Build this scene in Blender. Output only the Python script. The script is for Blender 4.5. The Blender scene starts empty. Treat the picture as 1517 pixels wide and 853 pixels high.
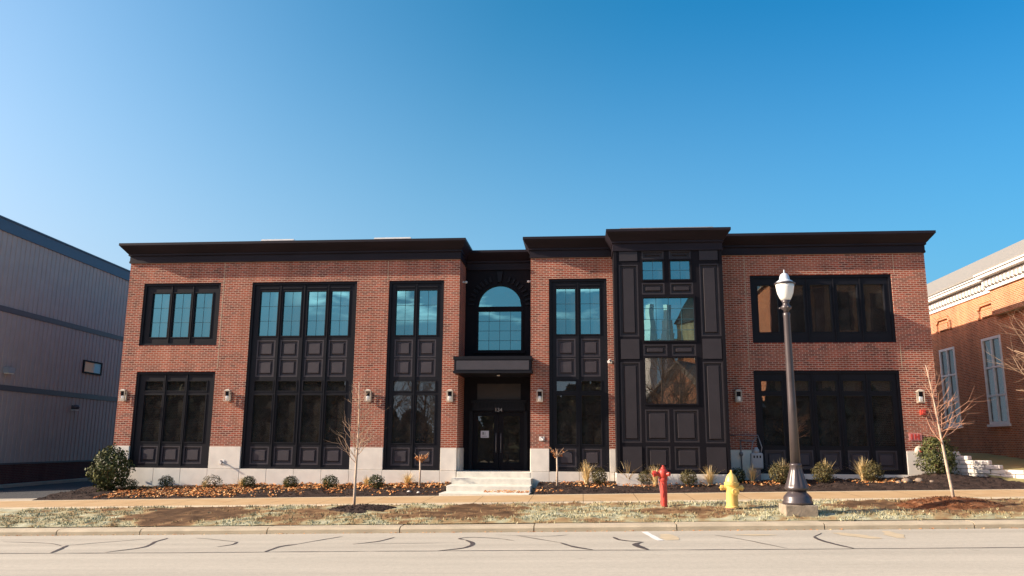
import bpy, bmesh, math, random
from mathutils import Vector, Matrix, noise
R = math.radians
rnd = random.Random(7)

# ------------------------------------------------------------------ camera, sky, sun, exposure
scene = bpy.context.scene
col = scene.collection
CAM = Vector((0, -28, 1.9))
def make_camera():
    yaw, pitch, roll = R(-5.02), R(10.96), R(0.36)
    fwd = Vector((math.sin(yaw)*math.cos(pitch), math.cos(yaw)*math.cos(pitch), math.sin(pitch)))
    right = Vector((math.cos(yaw), -math.sin(yaw), 0)); up = right.cross(fwd)
    r2 = math.cos(roll)*right + math.sin(roll)*up; u2 = -math.sin(roll)*right + math.cos(roll)*up
    m = Matrix(((r2.x, u2.x, -fwd.x), (r2.y, u2.y, -fwd.y), (r2.z, u2.z, -fwd.z))).to_4x4()
    m.translation = CAM
    c = bpy.data.cameras.new('camera'); c.sensor_width = 36; c.lens = 36*1185/1517
    c.clip_start = .1; c.clip_end = 4000
    o = bpy.data.objects.new('camera', c); o.matrix_world = m; col.objects.link(o); scene.camera = o
make_camera()

SUN_TO = Vector((-5, -1, 2.38)).normalized()         # direction towards the sun
SUN_EL = math.asin(SUN_TO.z); SUN_AZ = math.atan2(SUN_TO.x, SUN_TO.y)
world = bpy.data.worlds.new('World'); scene.world = world; world.use_nodes = True
def make_world():
    nt = world.node_tree; N = nt.nodes; L = nt.links
    bg = N['Background']
    sky = N.new('ShaderNodeTexSky'); sky.sky_type = 'NISHITA'; sky.sun_disc = False
    sky.sun_elevation = SUN_EL; sky.sun_rotation = SUN_AZ
    sky.altitude = 200; sky.air_density = 1.0; sky.dust_density = 1.6; sky.ozone_density = 1.6
    hs = N.new('ShaderNodeHueSaturation'); hs.inputs['Saturation'].default_value = 1.35; hs.inputs['Hue'].default_value = .488
    L.new(sky.outputs[0], hs.inputs['Color'])
    # winter haze: paler towards the low sun, deeper blue away from it
    dt = N.new('ShaderNodeVectorMath'); dt.operation = 'DOT_PRODUCT'; tg = N.new('ShaderNodeTexCoord'); L.new(tg.outputs['Generated'], dt.inputs[0]); dt.inputs[1].default_value = SUN_TO
    mrd = N.new('ShaderNodeMapRange'); mrd.inputs[1].default_value = -.5; mrd.inputs[2].default_value = .8; L.new(dt.outputs['Value'], mrd.inputs[0])
    ramp = N.new('ShaderNodeValToRGB'); e = ramp.color_ramp.elements; e[0].position = .0; e[0].color = (.012, .25, .33, 1); e[1].position = 1.0; e[1].color = (.62, .42, .36, 1)
    for p_, c_ in ((.16, (.02, .265, .335)), (.36, (.07, .29, .335)), (.48, (.135, .305, .325)), (.62, (.27, .345, .345)), (.8, (.50, .41, .375))): q_ = e.new(p_); q_.color = (*c_, 1)
    L.new(mrd.outputs[0], ramp.inputs[0])
    tint = N.new('ShaderNodeMix'); tint.data_type = 'RGBA'; tint.blend_type = 'MULTIPLY'; tint.inputs[0].default_value = 1; L.new(hs.outputs[0], tint.inputs[6]); L.new(ramp.outputs[0], tint.inputs[7])
    dbl = N.new('ShaderNodeVectorMath'); dbl.operation = 'SCALE'; dbl.inputs['Scale'].default_value = 4.0; L.new(tint.outputs[2], dbl.inputs[0])
    sz = N.new('ShaderNodeSeparateXYZ'); L.new(tg.outputs['Generated'], sz.inputs[0])
    hz = N.new('ShaderNodeMapRange'); hz.inputs[1].default_value = .55; hz.inputs[2].default_value = .08; L.new(sz.outputs['Z'], hz.inputs[0])
    pw = N.new('ShaderNodeMath'); pw.operation = 'POWER'; L.new(hz.outputs[0], pw.inputs[0]); pw.inputs[1].default_value = 1.7
    ps = N.new('ShaderNodeMath'); ps.operation = 'MULTIPLY'; L.new(pw.outputs[0], ps.inputs[0]); ps.inputs[1].default_value = .95
    pale = N.new('ShaderNodeMix'); pale.data_type = 'RGBA'; L.new(mrd.outputs[0], pale.inputs[0]); pale.inputs[6].default_value = (1.5, 3.2, 4.5, 1); pale.inputs[7].default_value = (4.0, 4.3, 5.4, 1)
    hm = N.new('ShaderNodeMix'); hm.data_type = 'RGBA'; L.new(ps.outputs[0], hm.inputs[0]); L.new(dbl.outputs[0], hm.inputs[6]); L.new(pale.outputs[2], hm.inputs[7])
    # a few low flat clouds, only in the half of the sky behind the camera
    tc = N.new('ShaderNodeTexCoord'); sp = N.new('ShaderNodeSeparateXYZ'); L.new(tc.outputs['Generated'], sp.inputs[0])
    mp = N.new('ShaderNodeMapping'); mp.inputs['Scale'].default_value = (5.0, 5.0, 26); L.new(tc.outputs['Generated'], mp.inputs[0])
    nz = N.new('ShaderNodeTexNoise'); nz.inputs['Scale'].default_value = 1.5; nz.inputs['Detail'].default_value = 5; L.new(mp.outputs[0], nz.inputs[0])
    cr = N.new('ShaderNodeMapRange'); cr.inputs[1].default_value = .46; cr.inputs[2].default_value = .58; L.new(nz.outputs[0], cr.inputs[0])
    m1 = N.new('ShaderNodeMapRange'); m1.inputs[1].default_value = -.2; m1.inputs[2].default_value = -.6; L.new(sp.outputs['Y'], m1.inputs[0])
    m2 = N.new('ShaderNodeMapRange'); m2.inputs[1].default_value = .145; m2.inputs[2].default_value = .17; L.new(sp.outputs['Z'], m2.inputs[0])
    m3 = N.new('ShaderNodeMapRange'); m3.inputs[1].default_value = .205; m3.inputs[2].default_value = .19; L.new(sp.outputs['Z'], m3.inputs[0])
    f = cr.outputs[0]
    m4 = N.new('ShaderNodeMapRange'); m4.inputs[1].default_value = -.36; m4.inputs[2].default_value = -.28; L.new(sp.outputs['X'], m4.inputs[0])
    m5 = N.new('ShaderNodeMapRange'); m5.inputs[1].default_value = .10; m5.inputs[2].default_value = .04; L.new(sp.outputs['X'], m5.inputs[0])
    for m in (m1, m2, m3, m4, m5):
        mm = N.new('ShaderNodeMath'); mm.operation = 'MULTIPLY'; L.new(f, mm.inputs[0]); L.new(m.outputs[0], mm.inputs[1]); f = mm.outputs[0]
    mix = N.new('ShaderNodeMix'); mix.data_type = 'RGBA'; L.new(f, mix.inputs[0]); L.new(hm.outputs[2], mix.inputs[6])
    mix.inputs[7].default_value = (24, 23, 22, 1)
    L.new(mix.outputs[2], bg.inputs[0]); bg.inputs[1].default_value = .088
make_world()
sl = bpy.data.lights.new('sun', 'SUN'); sl.energy = 5.0; sl.angle = R(.5); sl.color = (1, .87, .70)
so = bpy.data.objects.new('sun', sl); so.rotation_euler = SUN_TO.to_track_quat('Z', 'Y').to_euler(); so.location = (-40, -20, 40); col.objects.link(so)
scene.view_settings.view_transform = 'Standard'; scene.view_settings.look = 'None'
scene.view_settings.exposure = .85; scene.view_settings.gamma = 1; scene.view_settings.use_curve_mapping = False
scene.render.engine = 'CYCLES'

# ------------------------------------------------------------------ materials
def new_mat(name):
    m = bpy.data.materials.new(name); m.use_nodes = True
    nt = m.node_tree; return m, nt.nodes, nt.links, nt.nodes['Principled BSDF']
def mat(name, c, rough=.7, var=.15, scale=6, bump=0, bscale=40, metal=0, spec=.5, c2=None, detail=4, stretch=(1, 1, 1)):
    m, N, L, b = new_mat(name)
    b.inputs['Roughness'].default_value = rough; b.inputs['Metallic'].default_value = metal
    b.inputs['Specular IOR Level'].default_value = spec
    tc = N.new('ShaderNodeTexCoord'); mp = N.new('ShaderNodeMapping'); mp.inputs['Scale'].default_value = stretch
    L.new(tc.outputs['Object'], mp.inputs[0])
    nz = N.new('ShaderNodeTexNoise'); nz.inputs['Scale'].default_value = scale; nz.inputs['Detail'].default_value = detail
    L.new(mp.outputs[0], nz.inputs[0])
    mr = N.new('ShaderNodeMapRange'); mr.inputs[1].default_value = .3; mr.inputs[2].default_value = .7; L.new(nz.outputs[0], mr.inputs[0])
    mx = N.new('ShaderNodeMix'); mx.data_type = 'RGBA'; L.new(mr.outputs[0], mx.inputs[0])
    if c2 is None:
        a = [min(1, v*(1+var)) for v in c]; d = [v*(1-var) for v in c]
    else: a, d = c, c2
    mx.inputs[6].default_value = (*a, 1); mx.inputs[7].default_value = (*d, 1)
    L.new(mx.outputs[2], b.inputs['Base Color'])
    if bump:
        n2 = N.new('ShaderNodeTexNoise'); n2.inputs['Scale'].default_value = bscale; n2.inputs['Detail'].default_value = 5; L.new(mp.outputs[0], n2.inputs[0])
        bp = N.new('ShaderNodeBump'); bp.inputs['Strength'].default_value = bump; bp.inputs['Distance'].default_value = .02
        L.new(n2.outputs[0], bp.inputs['Height']); L.new(bp.outputs[0], b.inputs['Normal'])
    return m
def brick_mat(name, c1, c2, c3, mortar, w=.203, h=.0668, msize=.010, bump=.35):
    m, N, L, b = new_mat(name); b.inputs['Roughness'].default_value = .9; b.inputs['Specular IOR Level'].default_value = .2
    tc = N.new('ShaderNodeTexCoord'); sp = N.new('ShaderNodeSeparateXYZ'); L.new(tc.outputs['Object'], sp.inputs[0])
    ad = N.new('ShaderNodeMath'); ad.operation = 'ADD'; L.new(sp.outputs[0], ad.inputs[0]); L.new(sp.outputs[1], ad.inputs[1])
    cb = N.new('ShaderNodeCombineXYZ'); L.new(ad.outputs[0], cb.inputs[0]); L.new(sp.outputs[2], cb.inputs[1])
    bt = N.new('ShaderNodeTexBrick'); L.new(cb.outputs[0], bt.inputs[0])
    bt.inputs['Scale'].default_value = 1; bt.inputs['Brick Width'].default_value = w; bt.inputs['Row Height'].default_value = h
    bt.inputs['Mortar Size'].default_value = msize; bt.inputs['Mortar Smooth'].default_value = .1; bt.inputs['Bias'].default_value = -.1
    bt.inputs['Color1'].default_value = (*c1, 1); bt.inputs['Color2'].default_value = (*c2, 1); bt.inputs['Mortar'].default_value = (*mortar, 1)
    nz = N.new('ShaderNodeTexNoise'); nz.inputs['Scale'].default_value = .7; nz.inputs['Detail'].default_value = 5; nz.inputs['Roughness'].default_value = .65; L.new(cb.outputs[0], nz.inputs[0])
    mr = N.new('ShaderNodeMapRange'); mr.inputs[1].default_value = .42; mr.inputs[2].default_value = .68; L.new(nz.outputs[0], mr.inputs[0])
    inv = N.new('ShaderNodeMath'); inv.operation = 'SUBTRACT'; inv.inputs[0].default_value = 1; L.new(bt.outputs['Fac'], inv.inputs[1])
    mu = N.new('ShaderNodeMath'); mu.operation = 'MULTIPLY'; L.new(mr.outputs[0], mu.inputs[0]); L.new(inv.outputs[0], mu.inputs[1])
    m3 = N.new('ShaderNodeMath'); m3.operation = 'MULTIPLY'; L.new(mu.outputs[0], m3.inputs[0]); m3.inputs[1].default_value = .6
    mx = N.new('ShaderNodeMix'); mx.data_type = 'RGBA'; L.new(m3.outputs[0], mx.inputs[0]); L.new(bt.outputs['Color'], mx.inputs[6]); mx.inputs[7].default_value = (*c3, 1)
    # rain streaks and soot, long and vertical
    sm = N.new('ShaderNodeMapping'); sm.inputs['Scale'].default_value = (2.2, .22, 1); L.new(cb.outputs[0], sm.inputs[0])
    sn = N.new('ShaderNodeTexNoise'); sn.inputs['Scale'].default_value = 1.0; sn.inputs['Detail'].default_value = 6; sn.inputs['Roughness'].default_value = .7; L.new(sm.outputs[0], sn.inputs[0])
    sr = N.new('ShaderNodeMapRange'); sr.inputs[1].default_value = .3; sr.inputs[2].default_value = .65; sr.inputs[3].default_value = .68; sr.inputs[4].default_value = 1.08; L.new(sn.outputs[0], sr.inputs[0])
    sv = N.new('ShaderNodeVectorMath'); sv.operation = 'SCALE'; L.new(mx.outputs[2], sv.inputs[0]); L.new(sr.outputs[0], sv.inputs['Scale'])
    L.new(sv.outputs[0], b.inputs['Base Color'])
    bp = N.new('ShaderNodeBump'); bp.inputs['Strength'].default_value = bump; bp.inputs['Distance'].default_value = .006
    L.new(inv.outputs[0], bp.inputs['Height']); L.new(bp.outputs[0], b.inputs['Normal'])
    return m
def glass_mat(name, refl, fac, trans, wob=.004):
    m = bpy.data.materials.new(name); m.use_nodes = True; N = m.node_tree.nodes; L = m.node_tree.links; N.clear()
    out = N.new('ShaderNodeOutputMaterial'); mx = N.new('ShaderNodeMixShader'); L.new(mx.outputs[0], out.inputs[0])
    gl = N.new('ShaderNodeBsdfGlossy'); gl.inputs['Color'].default_value = (*refl, 1); gl.inputs['Roughness'].default_value = .005
    tr = N.new('ShaderNodeBsdfTransparent'); tr.inputs['Color'].default_value = (*trans, 1)
    tc = N.new('ShaderNodeTexCoord'); nz = N.new('ShaderNodeTexNoise'); nz.inputs['Scale'].default_value = 1.1; nz.inputs['Detail'].default_value = 1; L.new(tc.outputs['Object'], nz.inputs[0])
    bp = N.new('ShaderNodeBump'); bp.inputs['Strength'].default_value = 1; bp.inputs['Distance'].default_value = wob
    L.new(nz.outputs[0], bp.inputs['Height']); L.new(bp.outputs[0], gl.inputs['Normal'])
    oi = N.new('ShaderNodeObjectInfo'); rf = N.new('ShaderNodeMapRange'); rf.inputs[3].default_value = fac*.80; rf.inputs[4].default_value = fac*1.12; L.new(oi.outputs['Random'], rf.inputs[0])
    L.new(rf.outputs[0], mx.inputs[0]); L.new(tr.outputs[0], mx.inputs[1]); L.new(gl.outputs[0], mx.inputs[2])
    df = N.new('ShaderNodeBsdfDiffuse'); df.inputs['Color'].default_value = (.30, .27, .25, 1); m2 = N.new('ShaderNodeMixShader')  # pale film added to lift the dark panes, in place of interior light
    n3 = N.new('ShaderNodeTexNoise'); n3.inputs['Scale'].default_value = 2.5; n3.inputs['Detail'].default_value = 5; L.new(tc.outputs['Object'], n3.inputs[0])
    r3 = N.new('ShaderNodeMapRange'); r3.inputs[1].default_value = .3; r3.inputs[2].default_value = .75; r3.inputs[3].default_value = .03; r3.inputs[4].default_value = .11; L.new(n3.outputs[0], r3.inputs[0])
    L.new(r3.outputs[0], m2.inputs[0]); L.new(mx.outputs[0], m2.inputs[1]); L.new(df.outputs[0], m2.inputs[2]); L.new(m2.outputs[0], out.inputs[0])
    return m
def attr_mat(name, stops, rough=.85, bump=.5, bscale=60, attr='tone', spec=.2, trans=0):
    """colour ramp over a per-vertex/per-face number plus fine noise"""
    m, N, L, b = new_mat(name); b.inputs['Roughness'].default_value = rough; b.inputs['Specular IOR Level'].default_value = spec
    at = N.new('ShaderNodeAttribute'); at.attribute_name = attr
    tc = N.new('ShaderNodeTexCoord'); nz = N.new('ShaderNodeTexNoise'); nz.inputs['Scale'].default_value = bscale; nz.inputs['Detail'].default_value = 5; L.new(tc.outputs['Object'], nz.inputs[0])
    ma = N.new('ShaderNodeMath'); ma.operation = 'MULTIPLY_ADD'; L.new(nz.outputs[0], ma.inputs[0]); ma.inputs[1].default_value = .35 if bump else .0
    L.new(at.outputs['Fac'], ma.inputs[2])
    sb = N.new('ShaderNodeMath'); sb.operation = 'SUBTRACT'; L.new(ma.outputs[0], sb.inputs[0]); sb.inputs[1].default_value = .175 if bump else 0
    rp = N.new('ShaderNodeValToRGB'); e = rp.color_ramp.elements
    while len(e) < len(stops): e.new(.5)
    for i, (p, c) in enumerate(stops): e[i].position = p; e[i].color = (*c, 1)
    L.new(sb.outputs[0], rp.inputs[0]); L.new(rp.outputs[0], b.inputs['Base Color'])
    if bump:
        bp = N.new('ShaderNodeBump'); bp.inputs['Strength'].default_value = bump; bp.inputs['Distance'].default_value = .02
        L.new(nz.outputs[0], bp.inputs['Height']); L.new(bp.outputs[0], b.inputs['Normal'])
    return m

M = {}
M['brick'] = brick_mat('red_brick', (.375, .076, .043), (.105, .024, .021), (.43, .105, .048), (.49, .35, .27))
M['orange_brick'] = brick_mat('orange_brick', (.56, .175, .07), (.27, .078, .035), (.62, .23, .085), (.58, .42, .28))
M['dark_brick'] = brick_mat('dark_brick', (.13, .035, .03), (.08, .025, .022), (.15, .05, .04), (.12, .08, .07))
M['metal'] = mat('dark_bronze_metal', (.010, .010, .014), .5, .12, 3, spec=.18)
M['panel'] = mat('bronze_panel', (.050, .042, .049), .5, .1, 3, spec=.35)
M['cornice'] = mat('cornice_metal', (.018, .0135, .019), .55, .2, 2, spec=.2, stretch=(.3, 1, 2))
M['black'] = mat('black_metal', (.010, .009, .012), .55, .1, 4, spec=.1)
M['bay_panel'] = mat('bay_panel', (.033, .028, .032), .5, .1, 3, spec=.3)
M['mould'] = mat('moulding_metal', (.055, .048, .054), .4, .1, 3)
M['stone'] = mat('limestone', (.78, .72, .63), .85, .07, 3, .15, 50)
M['concrete'] = mat('concrete', (.42, .36, .28), .9, .1, 4, .2, 60)
M['step'] = mat('step_concrete', (.70, .67, .58), .9, .1, 5, .15, 60)
M['kerb'] = mat('kerb_concrete', (.44, .37, .26), .9, .16, 4, .3, 50, stretch=(.5, 1, 1))
M['glass'] = glass_mat('tinted_glass', (.19, .47, .53), .60, (.22, .24, .23), .0012)
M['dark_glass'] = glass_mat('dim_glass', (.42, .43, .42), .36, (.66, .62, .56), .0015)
M['interior'] = mat('interior_plaster', (.62, .52, .42), .9)
M['wood'] = mat('interior_wood', (.16, .085, .04), .6)
M['chair'] = mat('interior_dark', (.03, .03, .035), .7)
M['muntin'] = mat('muntin_bar', (.04, .11, .14), .5)
M['white'] = mat('white_paint', (.78, .76, .72), .5, .05)
M['cream'] = mat('cream_frame', (.50, .43, .35), .4, .1)
M['grey_roof'] = mat('grey_shingle', (.26, .245, .215), .9, .12, 5, .3, 30, stretch=(1, 1, 4))
M['roof'] = mat('roof_membrane', (.35, .35, .36), .9)
def road_mat():
    m, N, L, b = new_mat('road_concrete'); b.inputs['Roughness'].default_value = .92; b.inputs['Specular IOR Level'].default_value = .2
    tc = N.new('ShaderNodeTexCoord'); prev = None
    def nz(scale, st, lo, hi, a, c, d=6):
        mp = N.new('ShaderNodeMapping'); mp.inputs['Scale'].default_value = st; L.new(tc.outputs['Object'], mp.inputs[0])
        n = N.new('ShaderNodeTexNoise'); n.inputs['Scale'].default_value = scale; n.inputs['Detail'].default_value = d; n.inputs['Roughness'].default_value = .65; L.new(mp.outputs[0], n.inputs[0])
        r = N.new('ShaderNodeMapRange'); r.inputs[1].default_value = lo; r.inputs[2].default_value = hi; r.inputs[3].default_value = a; r.inputs[4].default_value = c; L.new(n.outputs[0], r.inputs[0]); return r, n
    v = None; last = None
    for args in ((.9, (.10, 1.3, 1), .35, .65, .88, 1.05), (14, (1, 1, 1), .3, .7, .90, 1.08), (90, (1, 1, 1), .25, .75, .80, 1.16, 2), (3, (1, 1, 1), .62, .75, 1.0, .82)):
        r, last = nz(*args)
        if v is None: v = r.outputs[0]
        else:
            q = N.new('ShaderNodeMath'); q.operation = 'MULTIPLY'; L.new(v, q.inputs[0]); L.new(r.outputs[0], q.inputs[1]); v = q.outputs[0]
    sc = N.new('ShaderNodeVectorMath'); sc.operation = 'SCALE'; sc.inputs[0].default_value = (.47, .43, .35); L.new(v, sc.inputs['Scale']); L.new(sc.outputs[0], b.inputs['Base Color'])
    bp = N.new('ShaderNodeBump'); bp.inputs['Strength'].default_value = .15; bp.inputs['Distance'].default_value = .01; L.new(v, bp.inputs['Height']); L.new(bp.outputs[0], b.inputs['Normal'])
    return m
M['road'] = road_mat()
M['tar'] = mat('tar_seal', (.075, .06, .055), .6, .3, 5)
M['paintw'] = mat('white_road_paint', (.72, .70, .66), .8, .1, 8)
M['painty'] = mat('worn_yellow_paint', (.50, .41, .27), .85, .1, 5)
M['walk'] = mat('tan_sidewalk', (.50, .35, .185), .9, .12, 1.5, .1, 80, c2=(.43, .275, .13), detail=7)
M['walk_band'] = mat('pale_sidewalk_edge', (.56, .46, .31), .9, .1, 2, .1, 80)
M['asphalt'] = mat('asphalt', (.045, .045, .048), .9, .15, 10, .3, 80)
M['soil'] = mat('ground_soil', (.20, .16, .10), .95, .25, 1.5, .3, 20)
M['verge'] = attr_mat('verge_turf', [(.0, (.09, .05, .025)), (.35, (.22, .125, .06)), (.55, (.32, .23, .115)), (.75, (.37, .345, .21)), (1, (.45, .44, .31))])
M['blade'] = attr_mat('turf_blades', [(0, (.13, .08, .035)), (.4, (.30, .22, .11)), (.7, (.36, .34, .20)), (1, (.45, .44, .30))], bump=0)
M['mulch'] = attr_mat('dark_mulch', [(0, (.015, .010, .009)), (.5, (.040, .026, .021)), (1, (.085, .055, .042))], bscale=45, bump=.9)
M['redmulch'] = attr_mat('red_mulch', [(0, (.06, .022, .010)), (.5, (.17, .065, .026)), (1, (.30, .15, .075))], bscale=45, bump=.9)
M['leaf_litter'] = attr_mat('fallen_leaves', [(0, (.18, .06, .02)), (.4, (.50, .19, .06)), (.75, (.68, .32, .11)), (1, (.74, .52, .28))], bump=0)
M['boxwood'] = attr_mat('shrub_leaves', [(0, (.018, .022, .012)), (.5, (.045, .055, .022)), (1, (.10, .11, .04))], bump=0, rough=.8, spec=.08)
M['brownbox'] = attr_mat('bronzed_shrub_leaves', [(0, (.04, .032, .015)), (.5, (.085, .072, .026)), (1, (.17, .14, .05))], bump=0, rough=.6)
M['holly'] = attr_mat('holly_leaves', [(0, (.022, .028, .008)), (.5, (.065, .075, .020)), (1, (.16, .16, .05))], bump=0, rough=.6, spec=.25)
M['straw'] = attr_mat('straw_blades', [(0, (.42, .28, .11)), (.5, (.80, .58, .26)), (1, (.88, .74, .44))], bump=0)
M['evergreen'] = attr_mat('far_foliage', [(0, (.016, .020, .012)), (.5, (.045, .052, .028)), (1, (.11, .10, .05))], bump=0)
M['bark'] = mat('pale_bark', (.50, .38, .28), .8, .2, 12, .2, 60)
M['twig'] = mat('twig_bark', (.46, .31, .20), .8, .2, 12)
M['redtwig'] = mat('reddish_bark', (.46, .24, .15), .8, .2, 12)
M['orangeleaf'] = attr_mat('orange_leaves', [(0, (.25, .09, .03)), (.5, (.45, .18, .06)), (1, (.6, .3, .12))], bump=0)
M['block'] = mat('weathered_block', (.30, .245, .18), .95, .25, 6, .4, 30)
M['lamp_metal'] = mat('lamp_post_paint', (.060, .048, .050), .35, .12, 5, spec=.6)
M['globe'] = mat('milky_globe', (.86, .85, .80), .25, .03, 3)
M['dome'] = mat('grey_dome', (.62, .66, .70), .3, .05)
def chipped(name, c, c2, rough):
    m, N, L, b = new_mat(name); b.inputs['Roughness'].default_value = rough; tc = N.new('ShaderNodeTexCoord')
    n = N.new('ShaderNodeTexNoise'); n.inputs['Scale'].default_value = 16; n.inputs['Detail'].default_value = 6; L.new(tc.outputs['Object'], n.inputs[0])
    n2 = N.new('ShaderNodeTexNoise'); n2.inputs['Scale'].default_value = 5; n2.inputs['Detail'].default_value = 4; L.new(tc.outputs['Object'], n2.inputs[0])
    a = N.new('ShaderNodeMix'); a.data_type = 'RGBA'; L.new(n2.outputs[0], a.inputs[0]); a.inputs[6].default_value = (*c, 1); a.inputs[7].default_value = (*c2, 1)
    r = N.new('ShaderNodeMapRange'); r.inputs[1].default_value = .66; r.inputs[2].default_value = .70; L.new(n.outputs[0], r.inputs[0])
    k = N.new('ShaderNodeMix'); k.data_type = 'RGBA'; L.new(r.outputs[0], k.inputs[0]); L.new(a.outputs[2], k.inputs[6]); k.inputs[7].default_value = (.14, .07, .04, 1)
    L.new(k.outputs[2], b.inputs['Base Color']); return m
M['red'] = chipped('red_paint', (.64, .055, .03), (.38, .045, .035), .5)
M['yellow'] = chipped('yellow_paint', (.86, .60, .17), (.70, .46, .13), .45)
M['rust'] = mat('rusty_iron', (.16, .085, .045), .85, .3, 12)
M['grey_box'] = mat('meter_grey', (.30, .31, .33), .5, .06)
M['steel'] = mat('galvanised_pipe', (.22, .21, .22), .5, .15, 8, metal=.4)
M['trim_blue'] = mat('blue_trim', (.052, .085, .135), .5, .06)
M['band'] = mat('band_trim', (.075, .060, .068), .5, .06)
M['siding'] = mat('metal_siding', (.42, .335, .30), .6, .05, 1.5, spec=.4)
M['whiteblock'] = mat('white_wall_block', (.70, .64, .57), .9, .12, 4, .35, 25)
M['rock'] = mat('tan_rock', (.22, .165, .125), .9, .25, 8, .4, 20)
M['lawn'] = attr_mat('dry_lawn', [(0, (.20, .18, .07)), (.5, (.34, .29, .12)), (1, (.45, .38, .18))])
M['sign_brown'] = mat('brown_sign', (.03, .02, .016), .5, .1)
M['digit'] = mat('grey_digit', (.42, .40, .40), .5)
M['paper'] = mat('paper', (.62, .60, .64), .8, .03)
M['grey_mark'] = mat('grey_print', (.2, .2, .22), .8)
M['pinkplate'] = mat('faded_red_plate', (.60, .22, .20), .6, .1)

# ------------------------------------------------------------------ mesh helpers
class MB:
    def __init__(s): s.v = []; s.f = []; s.t = []
    def add(s, vs, fs, tone=None):
        n = len(s.v); s.v += [tuple(v) for v in vs]; s.f += [tuple(i+n for i in f) for f in fs]
        s.t += [(rnd.random() if tone is None else tone)]*len(vs)
    def box(s, x0, x1, y0, y1, z0, z1):
        s.add([(x0, y0, z0), (x1, y0, z0), (x1, y1, z0), (x0, y1, z0), (x0, y0, z1), (x1, y0, z1), (x1, y1, z1), (x0, y1, z1)],
              [(0, 3, 2, 1), (4, 5, 6, 7), (0, 1, 5, 4), (1, 2, 6, 5), (2, 3, 7, 6), (3, 0, 4, 7)])
    def hexa(s, b, t):
        s.add(list(b)+list(t), [(0, 3, 2, 1), (4, 5, 6, 7), (0, 1, 5, 4), (1, 2, 6, 5), (2, 3, 7, 6), (3, 0, 4, 7)])
    def tube(s, pts, rad, n=8, cap=True):
        pts = [Vector(p) for p in pts]; rs = rad if isinstance(rad, (list, tuple)) else [rad]*len(pts)
        vs = []; up = None
        for i, p in enumerate(pts):
            t = (pts[min(i+1, len(pts)-1)]-pts[max(i-1, 0)]).normalized()
            if up is None:
                up = Vector((0, 0, 1)) if abs(t.z) < .9 else Vector((1, 0, 0))
            a = t.cross(up).normalized(); b = a.cross(t).normalized(); up = b
            for k in range(n):
                an = 2*math.pi*k/n; vs.append(p+rs[i]*(math.cos(an)*a+math.sin(an)*b))
        fs = []
        for i in range(len(pts)-1):
            for k in range(n):
                fs.append((i*n+k, i*n+(k+1) % n, (i+1)*n+(k+1) % n, (i+1)*n+k))
        if cap: fs.append(tuple(range(n-1, -1, -1))); fs.append(tuple((len(pts)-1)*n+k for k in range(n)))
        s.add(vs, fs)
    def lathe(s, prof, n=24, c=(0, 0, 0), flute=None):
        vs = []
        for i, (r, z) in enumerate(prof):
            for k in range(n):
                rr = r*(1+(flute(i, k) if flute else 0)); a = 2*math.pi*k/n
                vs.append((c[0]+rr*math.cos(a), c[1]+rr*math.sin(a), c[2]+z))
        fs = [(i*n+k, i*n+(k+1) % n, (i+1)*n+(k+1) % n, (i+1)*n+k) for i in range(len(prof)-1) for k in range(n)]
        fs.append(tuple(range(n-1, -1, -1))); fs.append(tuple((len(prof)-1)*n+k for k in range(n)))
        s.add(vs, fs)
    def sweep(s, path, prof, side=1):
        """profile (out, z) swept along a 2D path with mitres; outward is to the right of travel"""
        P = [Vector(p) for p in path]; vs = []
        for i, p in enumerate(P):
            d0 = (P[i]-P[i-1]).normalized() if i else (P[1]-P[0]).normalized()
            d1 = (P[i+1]-P[i]).normalized() if i < len(P)-1 else d0
            n0 = Vector((d0.y, -d0.x)); n1 = Vector((d1.y, -d1.x)); mt = n0 if n0.dot(n1) > .9 else n0+n1; mt = Vector((mt.x*side, mt.y))
            for o, z in prof: vs.append((p.x+mt.x*o, p.y+mt.y*o, z))
        k = len(prof); fs = [(i*k+j, (i+1)*k+j, (i+1)*k+j+1, i*k+j+1) for i in range(len(P)-1) for j in range(k-1)]
        fs += [tuple(range(k)), tuple((len(P)-1)*k+j for j in reversed(range(k)))]
        s.add(vs, fs)
    def leaf(s, p, n, size, asp=.55, tone=None):
        n = n.normalized(); a = n.orthogonal().normalized(); a = Matrix.Rotation(rnd.random()*6.283, 3, n) @ a; b = n.cross(a)
        p = Vector(p)
        s.add([p-a*size*.5, p+b*size*asp*.5+n*size*.05, p+a*size*.5, p-b*size*asp*.5+n*size*.05], [(0, 1, 2, 3)], tone)
    def build(s, name, m, parent=None, smooth=False, tone=False):
        me = bpy.data.meshes.new(name); me.from_pydata(s.v, [], s.f); me.update()
        if tone:
            a = me.attributes.new('tone', 'FLOAT', 'POINT'); a.data.foreach_set('value', s.t)
        if smooth: me.polygons.foreach_set('use_smooth', [True]*len(me.polygons))
        me.materials.append(m)
        o = bpy.data.objects.new(name, me); col.objects.link(o)
        if parent: o.parent = parent
        return o
def fixnormals(o):
    bm = bmesh.new(); bm.from_mesh(o.data); bmesh.ops.recalc_face_normals(bm, faces=bm.faces); bm.to_mesh(o.data); bm.free(); return o
def autosmooth(o, ang=35):
    me = o.data; me.polygons.foreach_set('use_smooth', [True]*len(me.polygons))
    me.set_sharp_from_angle(angle=R(ang)); return o
def bevel(o, w=.01, seg=2):
    md = o.modifiers.new('bevel', 'BEVEL'); md.width = w; md.segments = seg; md.limit_method = 'ANGLE'; return o
def empty(name, loc=(0, 0, 0)):
    o = bpy.data.objects.new(name, None); o.location = loc; o.empty_display_size = .3; col.objects.link(o); return o
def tag(o, label, cat, group=None, kind=None):
    if label: o['label'] = label
    if cat: o['category'] = cat
    if group: o['group'] = group
    if kind: o['kind'] = kind
    return o
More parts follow.
